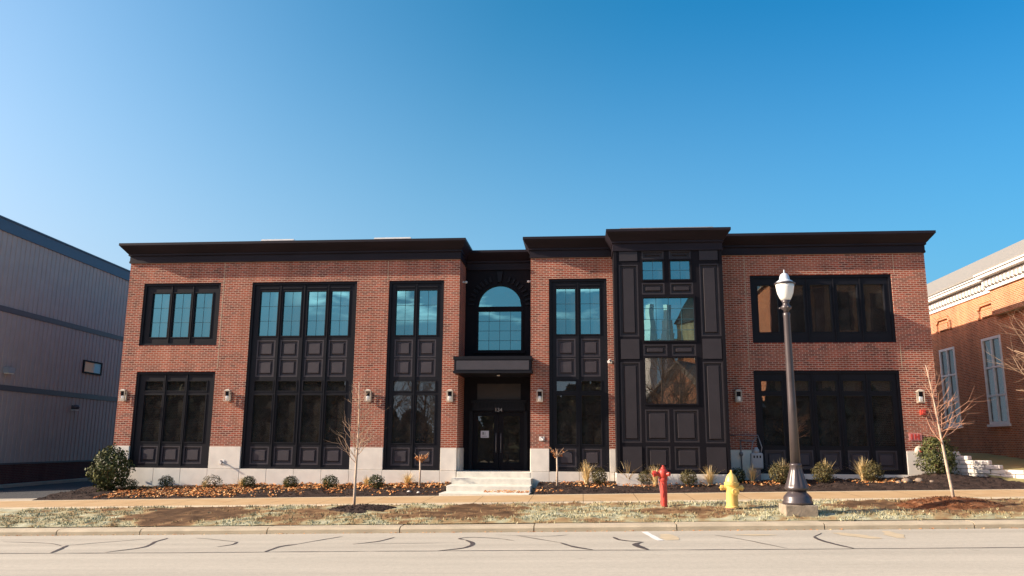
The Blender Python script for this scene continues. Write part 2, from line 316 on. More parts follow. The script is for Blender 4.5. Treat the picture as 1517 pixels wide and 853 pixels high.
def struct(o): o['kind'] = 'structure'; return o
def copy_thing(root, loc, rz=0):
    r = root.copy(); col.objects.link(r); r.location = loc; r.rotation_euler = (0, 0, rz)
    for ch in root.children:
        c = ch.copy(); col.objects.link(c); c.parent = r
        for g in ch.children:
            d = g.copy(); col.objects.link(d); d.parent = c
    return r
def fbm(x, y, z=0, o=4): return noise.fractal(Vector((x, y, z)), 1, 2, o)

# ------------------------------------------------------------------ ground profile (site rises to the right)
SL = .0225
PR = [(-400, .05), (-30, .12), (-23, .0), (-16.5, .12), (-9.55, -.015), (-9.5, .111), (-9.1, .127), (-6.14, .333), (-3, .395), (0, .60), (400, .6)]
def prof(y):
    for (a, za), (b, zb) in zip(PR, PR[1:]):
        if y <= b: return za+(zb-za)*(y-a)/(b-a)
    return PR[-1][1]
def H(x, y): return prof(y)+SL*max(-60, min(60, x))
def sheet(mb, xs, ys, dz=0, fn=None, tone=None):
    vs = []; ts = []
    for y in ys:
        for x in xs:
            z = H(x, y)+dz
            if fn: z += fn(x, y)
            vs.append((x, y, z)); ts.append(tone(x, y) if tone else .5)
    nx = len(xs); fs = [(j*nx+i, j*nx+i+1, (j+1)*nx+i+1, (j+1)*nx+i) for j in range(len(ys)-1) for i in range(nx-1)]
    n = len(mb.v); mb.v += vs; mb.t += ts; mb.f += [tuple(q+n for q in f) for f in fs]
def frange(a, b, st):
    n = max(1, int(round((b-a)/st))); return [a+(b-a)*i/n for i in range(n+1)]

# base ground to the horizon (kept below everything laid on it)
b = MB(); xs = [-1500, -400, -60, 60, 400, 1500]
sheet(b, xs, [-1500, -400, -60, -30, -23, -16.5, -9.55, -9.1, -6.14, -3, 0, 60, 400, 1500], -.16)
struct(b.build('ground', M['soil']))
# road
b = MB(); sheet(b, [-200, -60, 0, 60, 200], [-23, -16.5, -9.551]); road = struct(b.build('road', M['road']))
def smooth_pts(pts, n=8):
    out = []; P = [Vector(p) for p in pts]
    for i in range(len(P)-1):
        p0 = P[max(i-1, 0)]; p1 = P[i]; p2 = P[i+1]; p3 = P[min(i+2, len(P)-1)]
        for k in range(n):
            t = k/n; out.append(.5*((2*p1)+(p2-p0)*t+(2*p0-5*p1+4*p2-p3)*t*t+(3*p1-p0-3*p2+p3)*t**3))
    out.append(P[-1]); return out
def ribbon(name, pts, w, m, dz=.004, wv=.3, taper=True, n=8):
    P = smooth_pts(pts, n); b = MB(); vs = []
    sd = rnd.random()*99
    for i, p in enumerate(P):
        t = (P[min(i+1, len(P)-1)]-P[max(i-1, 0)]).normalized(); nn = Vector((-t.y, t.x))
        ww = w*(1+wv*2*fbm(p.x*1.5+sd, p.y*1.5))*.5
        if taper: ww *= min(1, .35+min(i, len(P)-1-i)/6)
        j = .02*fbm(p.x*2+sd, p.y*2+7) if wv else 0
        for q in (p+nn*(ww+j), p-nn*(ww-j)): vs.append((q.x, q.y, H(q.x, q.y)+dz))
    b.add(vs, [(2*i, 2*i+1, 2*i+3, 2*i+2) for i in range(len(P)-1)]); return b.build(name, m, road)
ribbon('tar_seam', [(-60, -13.3)]+[(x, -13.3+.05*math.sin(x*.9)) for x in range(-40, 41, 4)]+[(60, -13.25)], .05, M['tar'], n=24, wv=.5)
for w, pts in ((.13, [(-9.87, -13.25), (-10.17, -12.51), (-10.46, -11.87)]), (.06, [(-10.46, -11.87), (-10.06, -11.3), (-9.41, -10.52)]),
             (.10, [(-9.11, -10.4), (-8.95, -11.2), (-8.61, -12.3), (-8.85, -13.2)]), (.05, [(-8.46, -10.43), (-7.69, -10.94), (-7.1, -11.4)]),
             (.12, [(-7.1, -11.4), (-6.98, -11.9), (-7.1, -12.35)]), (.11, [(-5.75, -13.3), (-5.82, -12.39), (-5.66, -11.9)]),
             (.06, [(-5.66, -11.9), (-5.44, -11.09), (-5.2, -10.3)]), (.10, [(-4.5, -12.0), (-4.14, -11.46), (-3.99, -10.61)]),
             (.04, [(-4.27, -11.98), (-3.49, -11.9), (-2.43, -11.84)]), (.13, [(-2.6, -13.3), (-2.2, -12.8), (-2.12, -12.1), (-2.37, -11.3)]),
             (.06, [(-2.37, -11.3), (-2.55, -11.0), (-2.31, -10.73), (-1.71, -11.07), (-1.37, -11.51)]), (.06, [(-1.4, -10.4), (-.45, -11.96)]),
             (.11, [(-.45, -11.96), (-.18, -12.71), (.15, -13.25)]), (.13, [(.6, -10.9), (.72, -11.5), (1.12, -11.93)]), (.16, [(1.12, -11.93), (.95, -12.4), (1.12, -13.25)]),
             (.05, [(2.7, -10.6), (3.14, -11.81), (3.5, -13.2)]), (.06, [(4.9, -10.3), (4.54, -11.1)]), (.12, [(4.52, -11.1), (4.47, -12.2), (4.6, -13.25)]),
             (.05, [(-1.9, -10.2), (-.8, -10.6), (-.3, -10.3)]), (.05, [(-12.5, -11.0), (-11.2, -11.4), (-10.5, -12.0)])):
    ribbon('tar_seam', pts, w*.72, M['tar'])
ribbon('parking_line', [(1.32, -9.75), (1.47, -11.7)], .13, M['paintw'], .006, .1, False)
ribbon('parking_line', [(9.6, -9.75), (9.85, -10.9)], .12, M['paintw'], .006, .1, False)
for pts, w in (([(1.7, -10.3), (1.72, -11.6)], .42), ([(5.2, -10.3), (5.6, -11.6)], .5), ([(6.3, -10.0), (6.05, -11.5)], .35), ([(3.1, -10.6), (3.9, -10.7)], .3)):
    ribbon('worn_paint', pts, w, M['painty'], .005, .4)
for yy in (-16.62, -16.84): ribbon('centre_line', [(-60, yy), (0, yy), (60, yy)], .10, M['painty'], .005, .1, False)
# kerb: cast lengths with open joints
joints = [-60]+[-12.28-4*k for k in range(11, 0, -1)]+[-12.28, -10.24, -7.21, -4.13, -1.1, 2.04, 5.19, 8.29, 11.4]+[11.4+3.1*k for k in range(1, 15)]
b = MB()
for x0, x1 in zip(joints, joints[1:]):
    g = .012; dz = rnd.uniform(-.008, .008)
    pr = [(-9.552, -.2), (-9.545, .07), (-9.50, .105), (-9.44, .122), (-9.1, .127), (-9.1, -.2)]
    vs = [(x, y, z+dz+SL*x) for x in (x0+g, x1-g) for y, z in pr]; k = len(pr)
    b.add(vs, [(j, j+k, j+k+1, j+1) for j in range(k-1)]+[(k-1, 2*k-1, k, 0)]+[tuple(range(k)), tuple(range(2*k-1, k-1, -1))])
struct(fixnormals(b.build('kerb', M['kerb'])))
# sidewalk: tan slabs with pale bands along both edges
b = MB()
sx = [-60]+frange(-21, 24, 1.5)+[60]
for x0, x1 in zip(sx, sx[1:]):
    g = .006 if x1-x0 < 3 else 0
    sheet(b, [x0+g, x1-g], [-5.35, -3.22])
sw = struct(b.build('sidewalk', M['walk']))
b = MB()
for x0, x1 in zip(sx, sx[1:]):
    g = .006 if x1-x0 < 3 else 0
    sheet(b, [x0+g, x1-g], [-6.14, -5.362]); sheet(b, [x0+g, x1-g], [-3.208, -3.0])
b.build('pale_edge_band', M['walk_band'], sw)
b = MB(); sheet(b, [-60, 60], [-6.16, -2.98], -.03); b.build('joint_bed', M['asphalt'], sw)

# verge between kerb and sidewalk
DIRT = [(-9.95, -7.6, 1.55, 1.4, 1.15), (-2.6, -7.5, 1.15, 1.2, 1.0), (-6.9, -7.9, .9, 1.2, .6), (-4.3, -8.0, .9, .9, .6), (2.6, -7.9, 1.2, .8, .65), (9.0, -7.3, 2.4, 1.3, .7), (-12.4, -6.6, 1.2, .35, .6), (.2, -6.6, 1.6, .4, .4), (6.9, -7.2, .9, .7, .45)]
def turf(x, y):
    t = .74+.34*fbm(x*.8, y*1.6, 3)+.38*fbm(x*3.5, y*5, 9)
    for cx, cy, rx, ry, s in DIRT:
        d = ((x-cx)/rx)**2+((y-cy)/ry)**2+.8*fbm(x*1.5, y*2, 5)
        t -= s*.62*max(0, min(1, 1.6-d))
    return max(0, min(1, t))
def vbump(x, y):
    e = min(1, (y+9.1)/.25, (-6.14-y)/.25); e = max(0, e)
    return e*(.015+.035*fbm(x*2.2, y*2.2, 1)+.02*fbm(x*7, y*7, 2)+.03*max(0, min(1, 2*e)))
b = MB(); sheet(b, frange(-20, 18, .09), frange(-9.1, -6.14, .085), .012, vbump, turf)
vg = struct(b.build('verge', M['verge'], smooth=True, tone=True))
b = MB(); sheet(b, [-60, -20], [-9.1, -6.14], .012, None, lambda x, y: .7); sheet(b, [18, 60], [-9.1, -6.14], .012, None, lambda x, y: .7); b.build('verge_end', M['verge'], vg, tone=True)
b = MB()
cl = [(rnd.uniform(-15, 14), rnd.uniform(-9.1, -6.15)) for _ in range(2600)]
for i in range(38000):
    cx, cy = rnd.choice(cl); x = cx+rnd.gauss(0, .07); y = max(-9.2, min(-6.05, cy+rnd.gauss(0, .06))); t = turf(x, y)
    if rnd.random() > t*1.1-.15 or ((x+5.72)/1.12)**2+((y+7.05)/.8)**2 < .95 or ((x-8.72)/1.42)**2+((y+7.35)/.8)**2 < .95: continue
    z = H(x, y)+.012+vbump(x, y)-.005
    h = rnd.uniform(.02, .075); a = rnd.random()*6.283; w = rnd.uniform(.008, .02); lx = rnd.uniform(-.04, .04); ly = rnd.uniform(-.04, .04)
    b.add([(x-w*math.cos(a), y-w*math.sin(a), z), (x+w*math.cos(a), y+w*math.sin(a), z), (x+lx, y+ly, z+h)], [(0, 1, 2)], max(0, min(1, t+rnd.uniform(-.35, .3))))
tag(b.build('grass', M['blade'], tone=True), 'pale dry turf blades thinly covering the strip between kerb and sidewalk', 'grass', kind='stuff')

# planting beds, driveway, lawn
def bedbump(x, y):
    e = max(0, min(1, (y+3.0)/.4)); return e*(.05+.05*fbm(x*1.3, y*1.3, 4)+.035*fbm(x*6, y*6, 8))
def mtone(x, y): return .5+.5*fbm(x*5, y*5, 6)
b = MB(); sheet(b, frange(-17.6, -4.42, .08), frange(-3.0, .05, .08), 0, bedbump, mtone); b1 = struct(b.build('planting_bed', M['mulch'], smooth=True, tone=True))
b = MB(); sheet(b, frange(-1.5, 13.2, .08), frange(-3.0, .05, .08), 0, lambda x, y: bedbump(x, y)+.20*math.exp(-((x-11.5)/.8)**2-((y+.9)/.9)**2)-max(0, (1-abs(x-4)/9))*.05, mtone); struct(b.build('planting_bed', M['mulch'], smooth=True, tone=True))
b = MB(); sheet(b, [-24, -17.55], [-3.0, -1.9, 0, 40], -.03); struct(b.build('driveway', M['asphalt']))
b = MB(); sheet(b, [-60, -17.6], [-3.0, -2.35], -.02); struct(b.build('driveway_apron', M['concrete']))
# mulch rings round the two saplings
def mound(name, cx, cy, rx, ry, h, m):
    b = MB(); n = 40; k = 14; vs = []; ts = []
    for i in range(k+1):
        for j in range(n):
            a = 2*math.pi*j/n; r = i/k*(1+.10*fbm(math.cos(a)*1.5+cx, math.sin(a)*1.5, 2)); x = cx+rx*r*math.cos(a); y = cy+ry*r*math.sin(a)
            z = H(x, y)-.03+h*(1-(i/k)**2)+(.035*fbm(x*8, y*8, 3)+.02 if i < k else 0)
            vs.append((x, y, z)); ts.append(.5+.6*fbm(x*7, y*7))
    b.v = vs; b.t = ts; b.f = [(i*n+j, i*n+(j+1) % n, (i+1)*n+(j+1) % n, (i+1)*n+j) for i in range(k) for j in range(n)]
    # loose chips give it a rough outline
    for q in range(900):
        a = rnd.random()*6.283; r = math.sqrt(rnd.random())*1.12; x = cx+rx*r*math.cos(a); y = cy+ry*r*math.sin(a)
        z = H(x, y)+max(.01, h*(1-r*r)-.01)+.02
        b.leaf((x, y, z), Vector((rnd.uniform(-1, 1), rnd.uniform(-1, 1), 1)), rnd.uniform(.03, .09), .35)
    return struct(b.build(name, m, tone=True))
mound('mulch_ring', -5.72, -7.05, 1.12, .80, .15, M['mulch'])
mound('mulch_ring', 8.72, -7.35, 1.42, .80, .24, M['redmulch'])

# ------------------------------------------------------------------ the brick building
BX0, BX1 = -16.84, 11.80
bld = empty('brick_building', (-2.5, 0, .6))
BO = bld.location.copy()
tag(bld, 'two storey red brick office building with dark bronze window bays and cornice', 'building')
def part(mb, name, m, parent=bld, **k):
    o = mb.build(name, m, parent, **k)
    if parent is bld: o.matrix_parent_inverse = Matrix.Translation(-BO)
    return o
def grid_solid(mb, x0, x1, z0, z1, holes, ya, yb):
    xs = sorted({x0, x1, *[h[0] for h in holes], *[h[1] for h in holes]}); zs = sorted({z0, z1, *[h[2] for h in holes], *[h[3] for h in holes]})
    xs = [x for x in xs if x0 <= x <= x1]; zs = [z for z in zs if z0 <= z <= z1]
    solid = lambda i, j: 0 <= i < len(xs)-1 and 0 <= j < len(zs)-1 and not any(h[0] < (xs[i]+xs[i+1])/2 < h[1] and h[2] < (zs[j]+zs[j+1])/2 < h[3] for h in holes)
    for i in range(len(xs)-1):
        for j in range(len(zs)-1):
            if not solid(i, j): continue
            a, c, d, e = xs[i], xs[i+1], zs[j], zs[j+1]
            V = [(a, ya, d), (c, ya, d), (c, yb, d), (a, yb, d), (a, ya, e), (c, ya, e), (c, yb, e), (a, yb, e)]
            F = [(0, 1, 5, 4), (2, 3, 7, 6)]
            if not solid(i-1, j): F.append((3, 0, 4, 7))
            if not solid(i+1, j): F.append((1, 2, 6, 5))
            if not solid(i, j-1): F.append((0, 3, 2, 1))
            if not solid(i, j+1): F.append((4, 5, 6, 7))
            mb.add(V, F)
TOP = 8.75
OP = dict(A=(-16.21, -13.23, .95, 4.37), B=(-16.24, -13.27, 5.33, 7.66), C=(-12.07, -8.12, .95, 7.66), D=(-6.94, -4.92, .95, 7.66),
          D2=(-1.14, .91, .95, 7.66), E=(5.88, 10.65, 5.33, 7.70), F=(5.84, 10.65, .93, 4.38))
RX0, RX1, RY = -4.35, -1.79, 1.5
ZP = 1.713
b = MB()
hl = [OP[k] for k in 'ABCD']
grid_solid(b, BX0, RX0, ZP, TOP, [(a, c, max(d, ZP), e) if d < ZP else (a, c, d, e) for a, c, d, e in hl], 0, .35)
grid_solid(b, RX1, BX1, ZP, TOP, [(a, c, max(d, ZP), e) if d < ZP else (a, c, d, e) for a, c, d, e in [OP[k] for k in ('D2', 'E', 'F')]]+[(1.20, 4.68, ZP, TOP-.01)], 0, .35)
b.box(RX0-.35, RX0, .35, RY+.2, ZP, TOP); b.box(RX1, RX1+.35, .35, RY+.2, ZP, TOP)     # recess cheeks
b.box(BX0, BX0+.35, .35, 13.65, -.3, TOP); b.box(BX1-.35, BX1, .35, 13.65, -.3, TOP); b.box(BX0, BX1, 13.65, 14, -.3, TOP)
part(b, 'wall', M['brick'])
# thin pale movement joints in the brick
for x, z0, z1 in ((-13.16, 4.5, 8.4), (-6.99, 7.7, 8.4), (10.75, 4.45, 5.3), (5.72, 4.45, 8.4), (10.75, 7.75, 8.4)):
    b = MB(); b.box(x-.009, x+.009, -.004, .02, z0, z1); part(b, 'movement_joint', M['kerb'])
# limestone base: pier blocks and a base course with open joints
g = .006
def block(*a): b = MB(); b.box(*a); bevel(part(b, 'stone_block', M['stone']), .006, 1)
piers = [(BX0, -16.21), (-13.23, -12.07), (-8.12, -6.94), (-4.92, RX0), (RX1, -1.14), (.91, 1.12), (4.75, 5.84), (10.65, BX1)]
for x0, x1 in piers: block(x0+(g if x0 > BX0 else -.02), x1-(g if x1 < BX1 else -.02), -.03, .34, .956, ZP-.004)
def course(x0, x1, y0, n, z0=-.3, z1=.945, y1=.34):
    for i in range(n): block(x0+(x1-x0)*i/n+g, x0+(x1-x0)*(i+1)/n-g, y0, y1, z0, z1)
for x0, x1, n in ((BX0-.04, -16.21, 1), (-16.21, -13.23, 3), (-13.23, -12.07, 1), (-12.07, -8.12, 4), (-8.12, -6.94, 1), (-6.94, -4.92, 2), (-4.92, RX0, 1), (RX1, -1.14, 1), (-1.14, .91, 2), (.91, 1.07, 1), (4.80, 5.84, 1), (5.84, 10.65, 4), (10.65, BX1+.04, 1)): course(x0, x1, -.055, n)
course(1.08, 4.79, -1.19, 3, y1=-.1)
block(RX0-.30, RX0+.03, .35, RY, -.3, ZP-.004); block(RX1-.03, RX1+.30, .35, RY, -.3, ZP-.004)

# windows ---------------------------------------------------------------
def loc(o): o.matrix_parent_inverse = Matrix.Translation(-BO); return o
def pane(parent, x0, x1, z0, z1, y, m, muntins=None, tilt=.0036):
    cx, cz = (x0+x1)/2, (z0+z1)/2; b = MB()
    b.box(x0-cx-.012, x1-cx+.012, -.008, .008, z0-cz-.012, z1-cz+.012)
    o = b.build('pane', m, parent); o.location = (cx-BO.x, y, cz-BO.z) if parent is bld else (cx, y, cz)
    o.rotation_euler = (rnd.gauss(0, tilt*.6), 0, rnd.gauss(0, tilt))
    if muntins:
        nc, nr = muntins; b = MB()
        for i in range(1, nc): x = x0+(x1-x0)*i/nc; b.box(x-.007, x+.007, y-.016, y-.009, z0, z1)
        for j in range(1, nr): z = z0+(z1-z0)*j/nr; b.box(x0, x1, y-.0175, y-.0095, z-.007, z+.007)
        b.build('muntins', M['muntin'], parent)
    return o
def raised_panel(parent, x0, x1, z0, z1, y, m=None):
    """moulded ring standing proud, sunk groove, raised centre with sloped margins"""
    b = MB(); w = .045
    for a, c, d, e in ((x0, x1, z1-w, z1), (x0, x1, z0, z0+w), (x0, x0+w, z0+w, z1-w), (x1-w, x1, z0+w, z1-w)): b.box(a, c, y-.028, y+.03, d, e)
    gx, k = w+.065, .035
    if x1-x0 > .3 and z1-z0 > .25:
        b.hexa([(x0+gx, y+.032, z0+gx), (x1-gx, y+.032, z0+gx), (x1-gx, y+.032, z1-gx), (x0+gx, y+.032, z1-gx)],
               [(x0+gx+k, y-.022, z0+gx+k), (x1-gx-k, y-.022, z0+gx+k), (x1-gx-k, y-.022, z1-gx-k), (x0+gx+k, y-.022, z1-gx-k)])
    b.box(x0+w-.01, x1-w+.01, y+.03, y+.05, z0+w-.01, z1-w+.01)
    return fixnormals(b.build('panel', m or M['panel'], parent))
def unit(key, cols, rows, hdr=None):
    x0, x1, z0, z1 = OP[key]; y = .09
    holes = [(a, c, d, e) for a, c in cols for t, d, e in rows]
    b = MB(); grid_solid(b, x0+.004, x1-.004, z0+.004, z1-.004, holes, y, y+.14)
    # outer casing and inner beads stand proud of the frame
    for a, c, d, e in ((x0+.006, x0+.09, z0+.006, z1-.006), (x1-.09, x1-.006, z0+.006, z1-.006), (x0+.09, x1-.09, z1-.09, z1-.006), (x0+.09, x1-.09, z0+.006, z0+.075)): b.box(a, c, y-.05, y+.002, d, e)
    for (a, c) in cols:
        for t, d, e in rows:
            if t == 'p': continue
            for p, q, r, s in ((a-.035, a, d-.035, e+.035), (c, c+.035, d-.035, e+.035), (a, c, e, e+.035), (a, c, d-.035, d)): b.box(p, q, y-.018, y+.003, r, s)
        if hdr: b.box(a-.03, c+.03, y-.03, y+.003, hdr, hdr+.05)
    for (a, c), (p, q) in zip(cols, cols[1:]): b.box((c+p)/2-.02, (c+p)/2+.02, y-.034, y+.0025, z0+.08, z1-.1)
    fr = part(b, 'window_frame', M['metal'])
    for t, d, e in rows:
        for a, c in cols:
            if t == 'p': raised_panel(fr, a, c, d, e, y+.03)
            elif t == 'u': loc0 = pane(fr, a, c, d, e, y+.075, M['glass'], (2, 3))
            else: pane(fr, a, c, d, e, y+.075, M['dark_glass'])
    return fr
def cols_of(x0, x1, n, margin, gaps):
    w = (x1-x0-2*margin-sum(gaps))/n; out = []; x = x0+margin
    for i in range(n):
        out.append((x, x+w)); x += w+(gaps[i] if i < n-1 else 0)
    return out
LOW = [('p', 1.10, 1.72), ('g', 1.87, 3.53), ('t', 3.69, 4.03)]
UP = [('p', 4.19, 4.84), ('p', 4.88, 5.52), ('u', 5.68, 7.32)]
unit('A', cols_of(*OP['A'][:2], 3, .33, [.15, .15]), LOW)
unit('B', cols_of(*OP['B'][:2], 3, .33, [.16, .16]), [('u', 5.65, 7.29)])
unit('C', cols_of(*OP['C'][:2], 4, .30, [.19, .25, .19]), LOW+UP, 7.42)
unit('D', cols_of(*OP['D'][:2], 2, .26, [.18]), LOW+UP, 7.42)
unit('D2', cols_of(*OP['D2'][:2], 2, .26, [.20]), LOW+UP, 7.42)
unit('E', cols_of(*OP['E'][:2], 5, .26, [.22]*4), [('g', 5.71, 7.36)])
unit('F', cols_of(*OP['F'][:2], 5, .26, [.22]*4), LOW)

# the projecting bay of dark panels
BY = -1.15; KB = .9893; BL, BR = 1.13*KB, 4.80*KB; b = MB()
zk = lambda z: 1.9+(z-1.9)*KB
bk = lambda rs: [(a*KB, c*KB, zk(d), zk(e)) for a, c, d, e in rs]
wins = [(2.12, 2.80, 7.42, 8.08), (3.06, 3.72, 7.42, 8.08), (2.12, 3.80, 5.32, 6.79), (2.12, 3.80, 3.21, 4.74)]
pans = [(2.07, 2.84, 6.90, 7.30), (3.02, 3.80, 6.90, 7.30), (2.07, 2.87, 4.80, 5.19), (3.02, 3.82, 4.80, 5.19), (2.07, 2.87, 1.95, 3.02), (3.0, 3.82, 1.95, 3.02), (2.07, 2.87, 1.07, 1.82), (3.0, 3.82, 1.07, 1.82),
        (1.30, 1.95, 5.46, 7.95), (4.02, 4.68, 5.46, 7.95), (1.30, 1.95, 1.93, 4.60), (4.02, 4.68, 1.93, 4.60), (2.09, 2.84, 8.13, 8.42), (3.02, 3.76, 8.13, 8.42)]
wins, pans = bk(wins), bk(pans)
grid_solid(b, BL, BR, .95, TOP, wins+pans, BY, BY+.16)
b.box(BL, BL+.16, BY+.16, .02, .95, TOP); b.box(BR-.16, BR, BY+.16, .02, .95, TOP)
for a, c, d, e in wins:
    for p, q, r, s in ((a-.05, a, d-.05, e+.05), (c, c+.05, d-.05, e+.05), (a, c, e, e+.05), (a, c, d-.05, d)): b.box(p, q, BY-.03, BY+.003, r, s)
for x0 in (BL, BR-.10): b.box(x0, x0+.10, BY-.035, BY+.002, .96, 8.36)
bay = part(b, 'projecting_bay', M['black'])
for z0, z1 in ((.99, zk(1.80)), (zk(4.70), zk(5.37)), (zk(8.08), zk(8.41))):
    for x0 in (1.32*KB, 4.04*KB): b = MB(); b.box(x0, x0+.62*KB, BY-.022, BY+.002, z0, z1); b.build('pilaster_block', M['bay_panel'], bay)
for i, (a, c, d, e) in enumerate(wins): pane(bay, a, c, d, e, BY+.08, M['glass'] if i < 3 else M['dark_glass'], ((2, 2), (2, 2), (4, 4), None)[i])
for a, c, d, e in pans: raised_panel(bay, a, c, d, e, BY+.03, M['bay_panel'])

# cornice: fascia, cove and crown carried round every corner
CP = [(-.05, 8.43), (.07, 8.43), (.07, 8.50), (.05, 8.505), (.05, 8.68), (.12, 8.70), (.12, 8.76), (.17, 8.79), (.28, 8.87), (.42, 8.965), (.46, 9.0), (.49, 9.01), (.49, 9.10), (.43, 9.115), (.02, 9.115), (.02, 8.74)]
def cornice(path, dz=0):
    b = MB(); b.sweep(path, [(o, z+dz) for o, z in CP], .52); o = fixnormals(part(b, 'cornice', M['cornice'])); return o
cornice([(BX0, 14), (BX0, 0), (RX0, 0), (RX0, RY)])
cornice([(RX0+.02, RY), (RX1-.02, RY)], -.10)
cornice([(RX1, RY), (RX1, 0), (1.3, 0)]); cornice([(4.6, 0), (BX1, 0), (BX1, 14)])
cornice([(BL, .2), (BL, BY), (BR, BY), (BR, .2)], -.075)
b = MB(); b.box(BX0+.3, RX0-.35, .25, 13.7, TOP-.2, TOP-.01); b.box(RX1+.35, BX1-.3, .25, 13.7, TOP-.2, TOP-.01); b.box(RX0-.36, RX1+.36, RY+.21, 13.7, TOP-.2, TOP-.012)
for x0, x1, y in ((BX0+.25, RX0-.1, -.10), (RX1+.1, BX1-.25, -.10), (1.35, 4.5, BY-.05)): b.box(x0, x1, y, y+.3, 9.0, 9.165)
part(b, 'roof', M['roof'])
# interiors: floors, ceilings and partitions seen dimly through the glass
b = MB()
b.box(BX0+.36, RX0-.4, .36, 9, .5, .88); b.box(RX1+.4, BX1-.36, .36, 9, .5, .88); b.box(RX0-.4, RX1+.4, RY+.25, 9, .5, .88)
b.box(BX0+.36, RX0-.4, .36, 9, 4.45, 4.8); b.box(RX1+.4, BX1-.36, .36, 9, 4.45, 4.8)
b.box(BX0+.36, BX1-.36, 7.0, 7.2, .88, TOP-.25)
for x in (-12.7, -7.6, -4.75, -1.4, 1.0, 5.3): b.box(x-.08, x+.08, .36 if x not in (-4.75, -1.4) else RY+.3, 7, .88, TOP-.25)
part(b, 'interior', M['interior'])
# desks, shelving and door leaves inside, only dimly visible
for x, y, w, h, mm in ((-15.2, 2.2, .8, .75, 'wood'), (-13.9, 3.5, .5, 1.9, 'wood'), (-11.3, 1.8, .7, .75, 'wood'), (-9.6, 2.6, .6, 1.6, 'chair'), (-8.5, 1.5, .5, .8, 'wood'), (-6.2, 2.2, .6, .75, 'wood'), (-.5, 2.8, .6, .8, 'wood'), (.5, 4.0, .3, 2.1, 'wood'), (6.8, 2.4, .8, .75, 'wood'), (8.4, 3.2, .5, 1.9, 'chair'), (9.8, 2.0, .6, .8, 'wood')):
    b = MB(); b.box(x-w, x+w, y, y+.7, .885 if h > 1 else .885+h-.06, .885+h)
    if h < 1:
        for sx in (-w+.05, w-.05): b.box(x+sx-.04, x+sx+.04, y+.05, y+.65, .885, .885+h-.06)
        b.box(x-.28, x+.28, y+.25, y+.29, .885+h+.08, .885+h+.42); b.box(x-.03, x+.03, y+.27, y+.31, .885+h, .885+h+.09)
    part(b, 'furniture', M[mm])
for x in (-15.6, -13.4, -10.9, -9.2, -6.0, .2, 6.5, 8.2, 9.9):
    b = MB(); b.box(x-.45, x+.45, 6.95, 7.0, .885, 2.95); part(b, 'inner_door', M['wood'])

# recessed entrance -----------------------------------------------------
AX, AR, AZ = -3.05, .81, 6.92
b = MB(); y0, y1 = RY, RY+.16
holes = [(AX-AR, AX+AR, 5.28, AZ+AR), (-3.99, -2.11, .92, 3.02), (-3.86, -2.25, 3.46, 4.04)]
grid_solid(b, RX0, RX1, .80, TOP, holes, y0, y1)
n = 32
for i in range(n):
    xa = -AR+2*AR*i/n; xb = -AR+2*AR*(i+1)/n; za = math.sqrt(max(0, AR*AR-xa*xa)); zb = math.sqrt(max(0, AR*AR-xb*xb)); zt = AZ+AR
    V = [(AX+xa, y0, AZ+za), (AX+xb, y0, AZ+zb), (AX+xb, y1, AZ+zb), (AX+xa, y1, AZ+za), (AX+xa, y0, zt), (AX+xb, y0, zt), (AX+xb, y1, zt), (AX+xa, y1, zt)]
    b.add(V, [(0, 1, 5, 4), (0, 3, 2, 1)])
b.box(AX-AR, AX+AR, y0+.01, y1, 6.75, 6.93)
# ring moulding, radiating blocks and keystone round the arch
for i in range(24):
    a0, a1 = math.pi*i/24, math.pi*(i+1)/24
    pt = lambda r, a, y: (AX+r*math.cos(a), y, AZ+r*math.sin(a))
    b.hexa([pt(AR, a0, y0), pt(AR+.09, a0, y0), pt(AR+.09, a1, y0), pt(AR, a1, y0)], [pt(AR, a0, y0-.04), pt(AR+.09, a0, y0-.04), pt(AR+.09, a1, y0-.04), pt(AR, a1, y0-.04)])
for z0 in (5.28,):
    for x in (AX-AR-.09, AX+AR): b.box(x, x+.09, y0-.04, y0+.002, z0, AZ)
b.box(AX-AR-.14, AX+AR+.14, y0-.10, y0+.002, 5.16, 5.28)
ew = part(b, 'entrance_wall', M['black']); fixnormals(ew)
b = MB()
for i in range(19):
    a = math.pi*(i+.5)/19
    if 8 <= i <= 10: continue
    pt = lambda r, d, y: (AX+r*math.cos(a)-d*math.sin(a), y, AZ+r*math.sin(a)+d*math.cos(a))
    b.hexa([pt(.98, -.045, y0), pt(1.20, -.045, y0), pt(1.20, .045, y0), pt(.98, .045, y0)], [pt(.98, -.035, y0-.06), pt(1.19, -.035, y0-.06), pt(1.19, .035, y0-.06), pt(.98, .035, y0-.06)])
b.hexa([(AX-.07, y0, 7.86), (AX+.07, y0, 7.86), (AX+.12, y0, 8.26), (AX-.12, y0, 8.26)], [(AX-.06, y0-.09, 7.86), (AX+.06, y0-.09, 7.86), (AX+.11, y0-.09, 8.26), (AX-.11, y0-.09, 8.26)])
fixnormals(b.build('arch_block', M['metal'], ew))
pane(ew, AX-AR, AX+AR, 5.28, 6.75, y0+.08, M['glass'], (4, 4))
b = MB(); m_ = 24; vs = [(AR*1.0*math.cos(math.pi*i/m_), 0, AR*math.sin(math.pi*i/m_)) for i in range(m_+1)]
b.add(vs+[(x, .016, z) for x, y, z in vs], [tuple(range(m_+1)), tuple(range(2*m_+1, m_, -1))])
o = fixnormals(b.build('pane', M['glass'], ew)); o.location = (AX, y0+.07, AZ); o.rotation_euler = (.002, 0, .001)
b = MB(); b.box(-3.86, -2.25, y0+.03, y0+.06, 3.46, 4.04); b.build('sign_panel', M['sign_brown'], ew)
b = MB(); b.box(-4.02, -2.08, y0-.06, y0+.002, 3.06, 3.42); b.box(-4.06, -2.04, y0-.10, y0+.001, 3.36, 3.44)
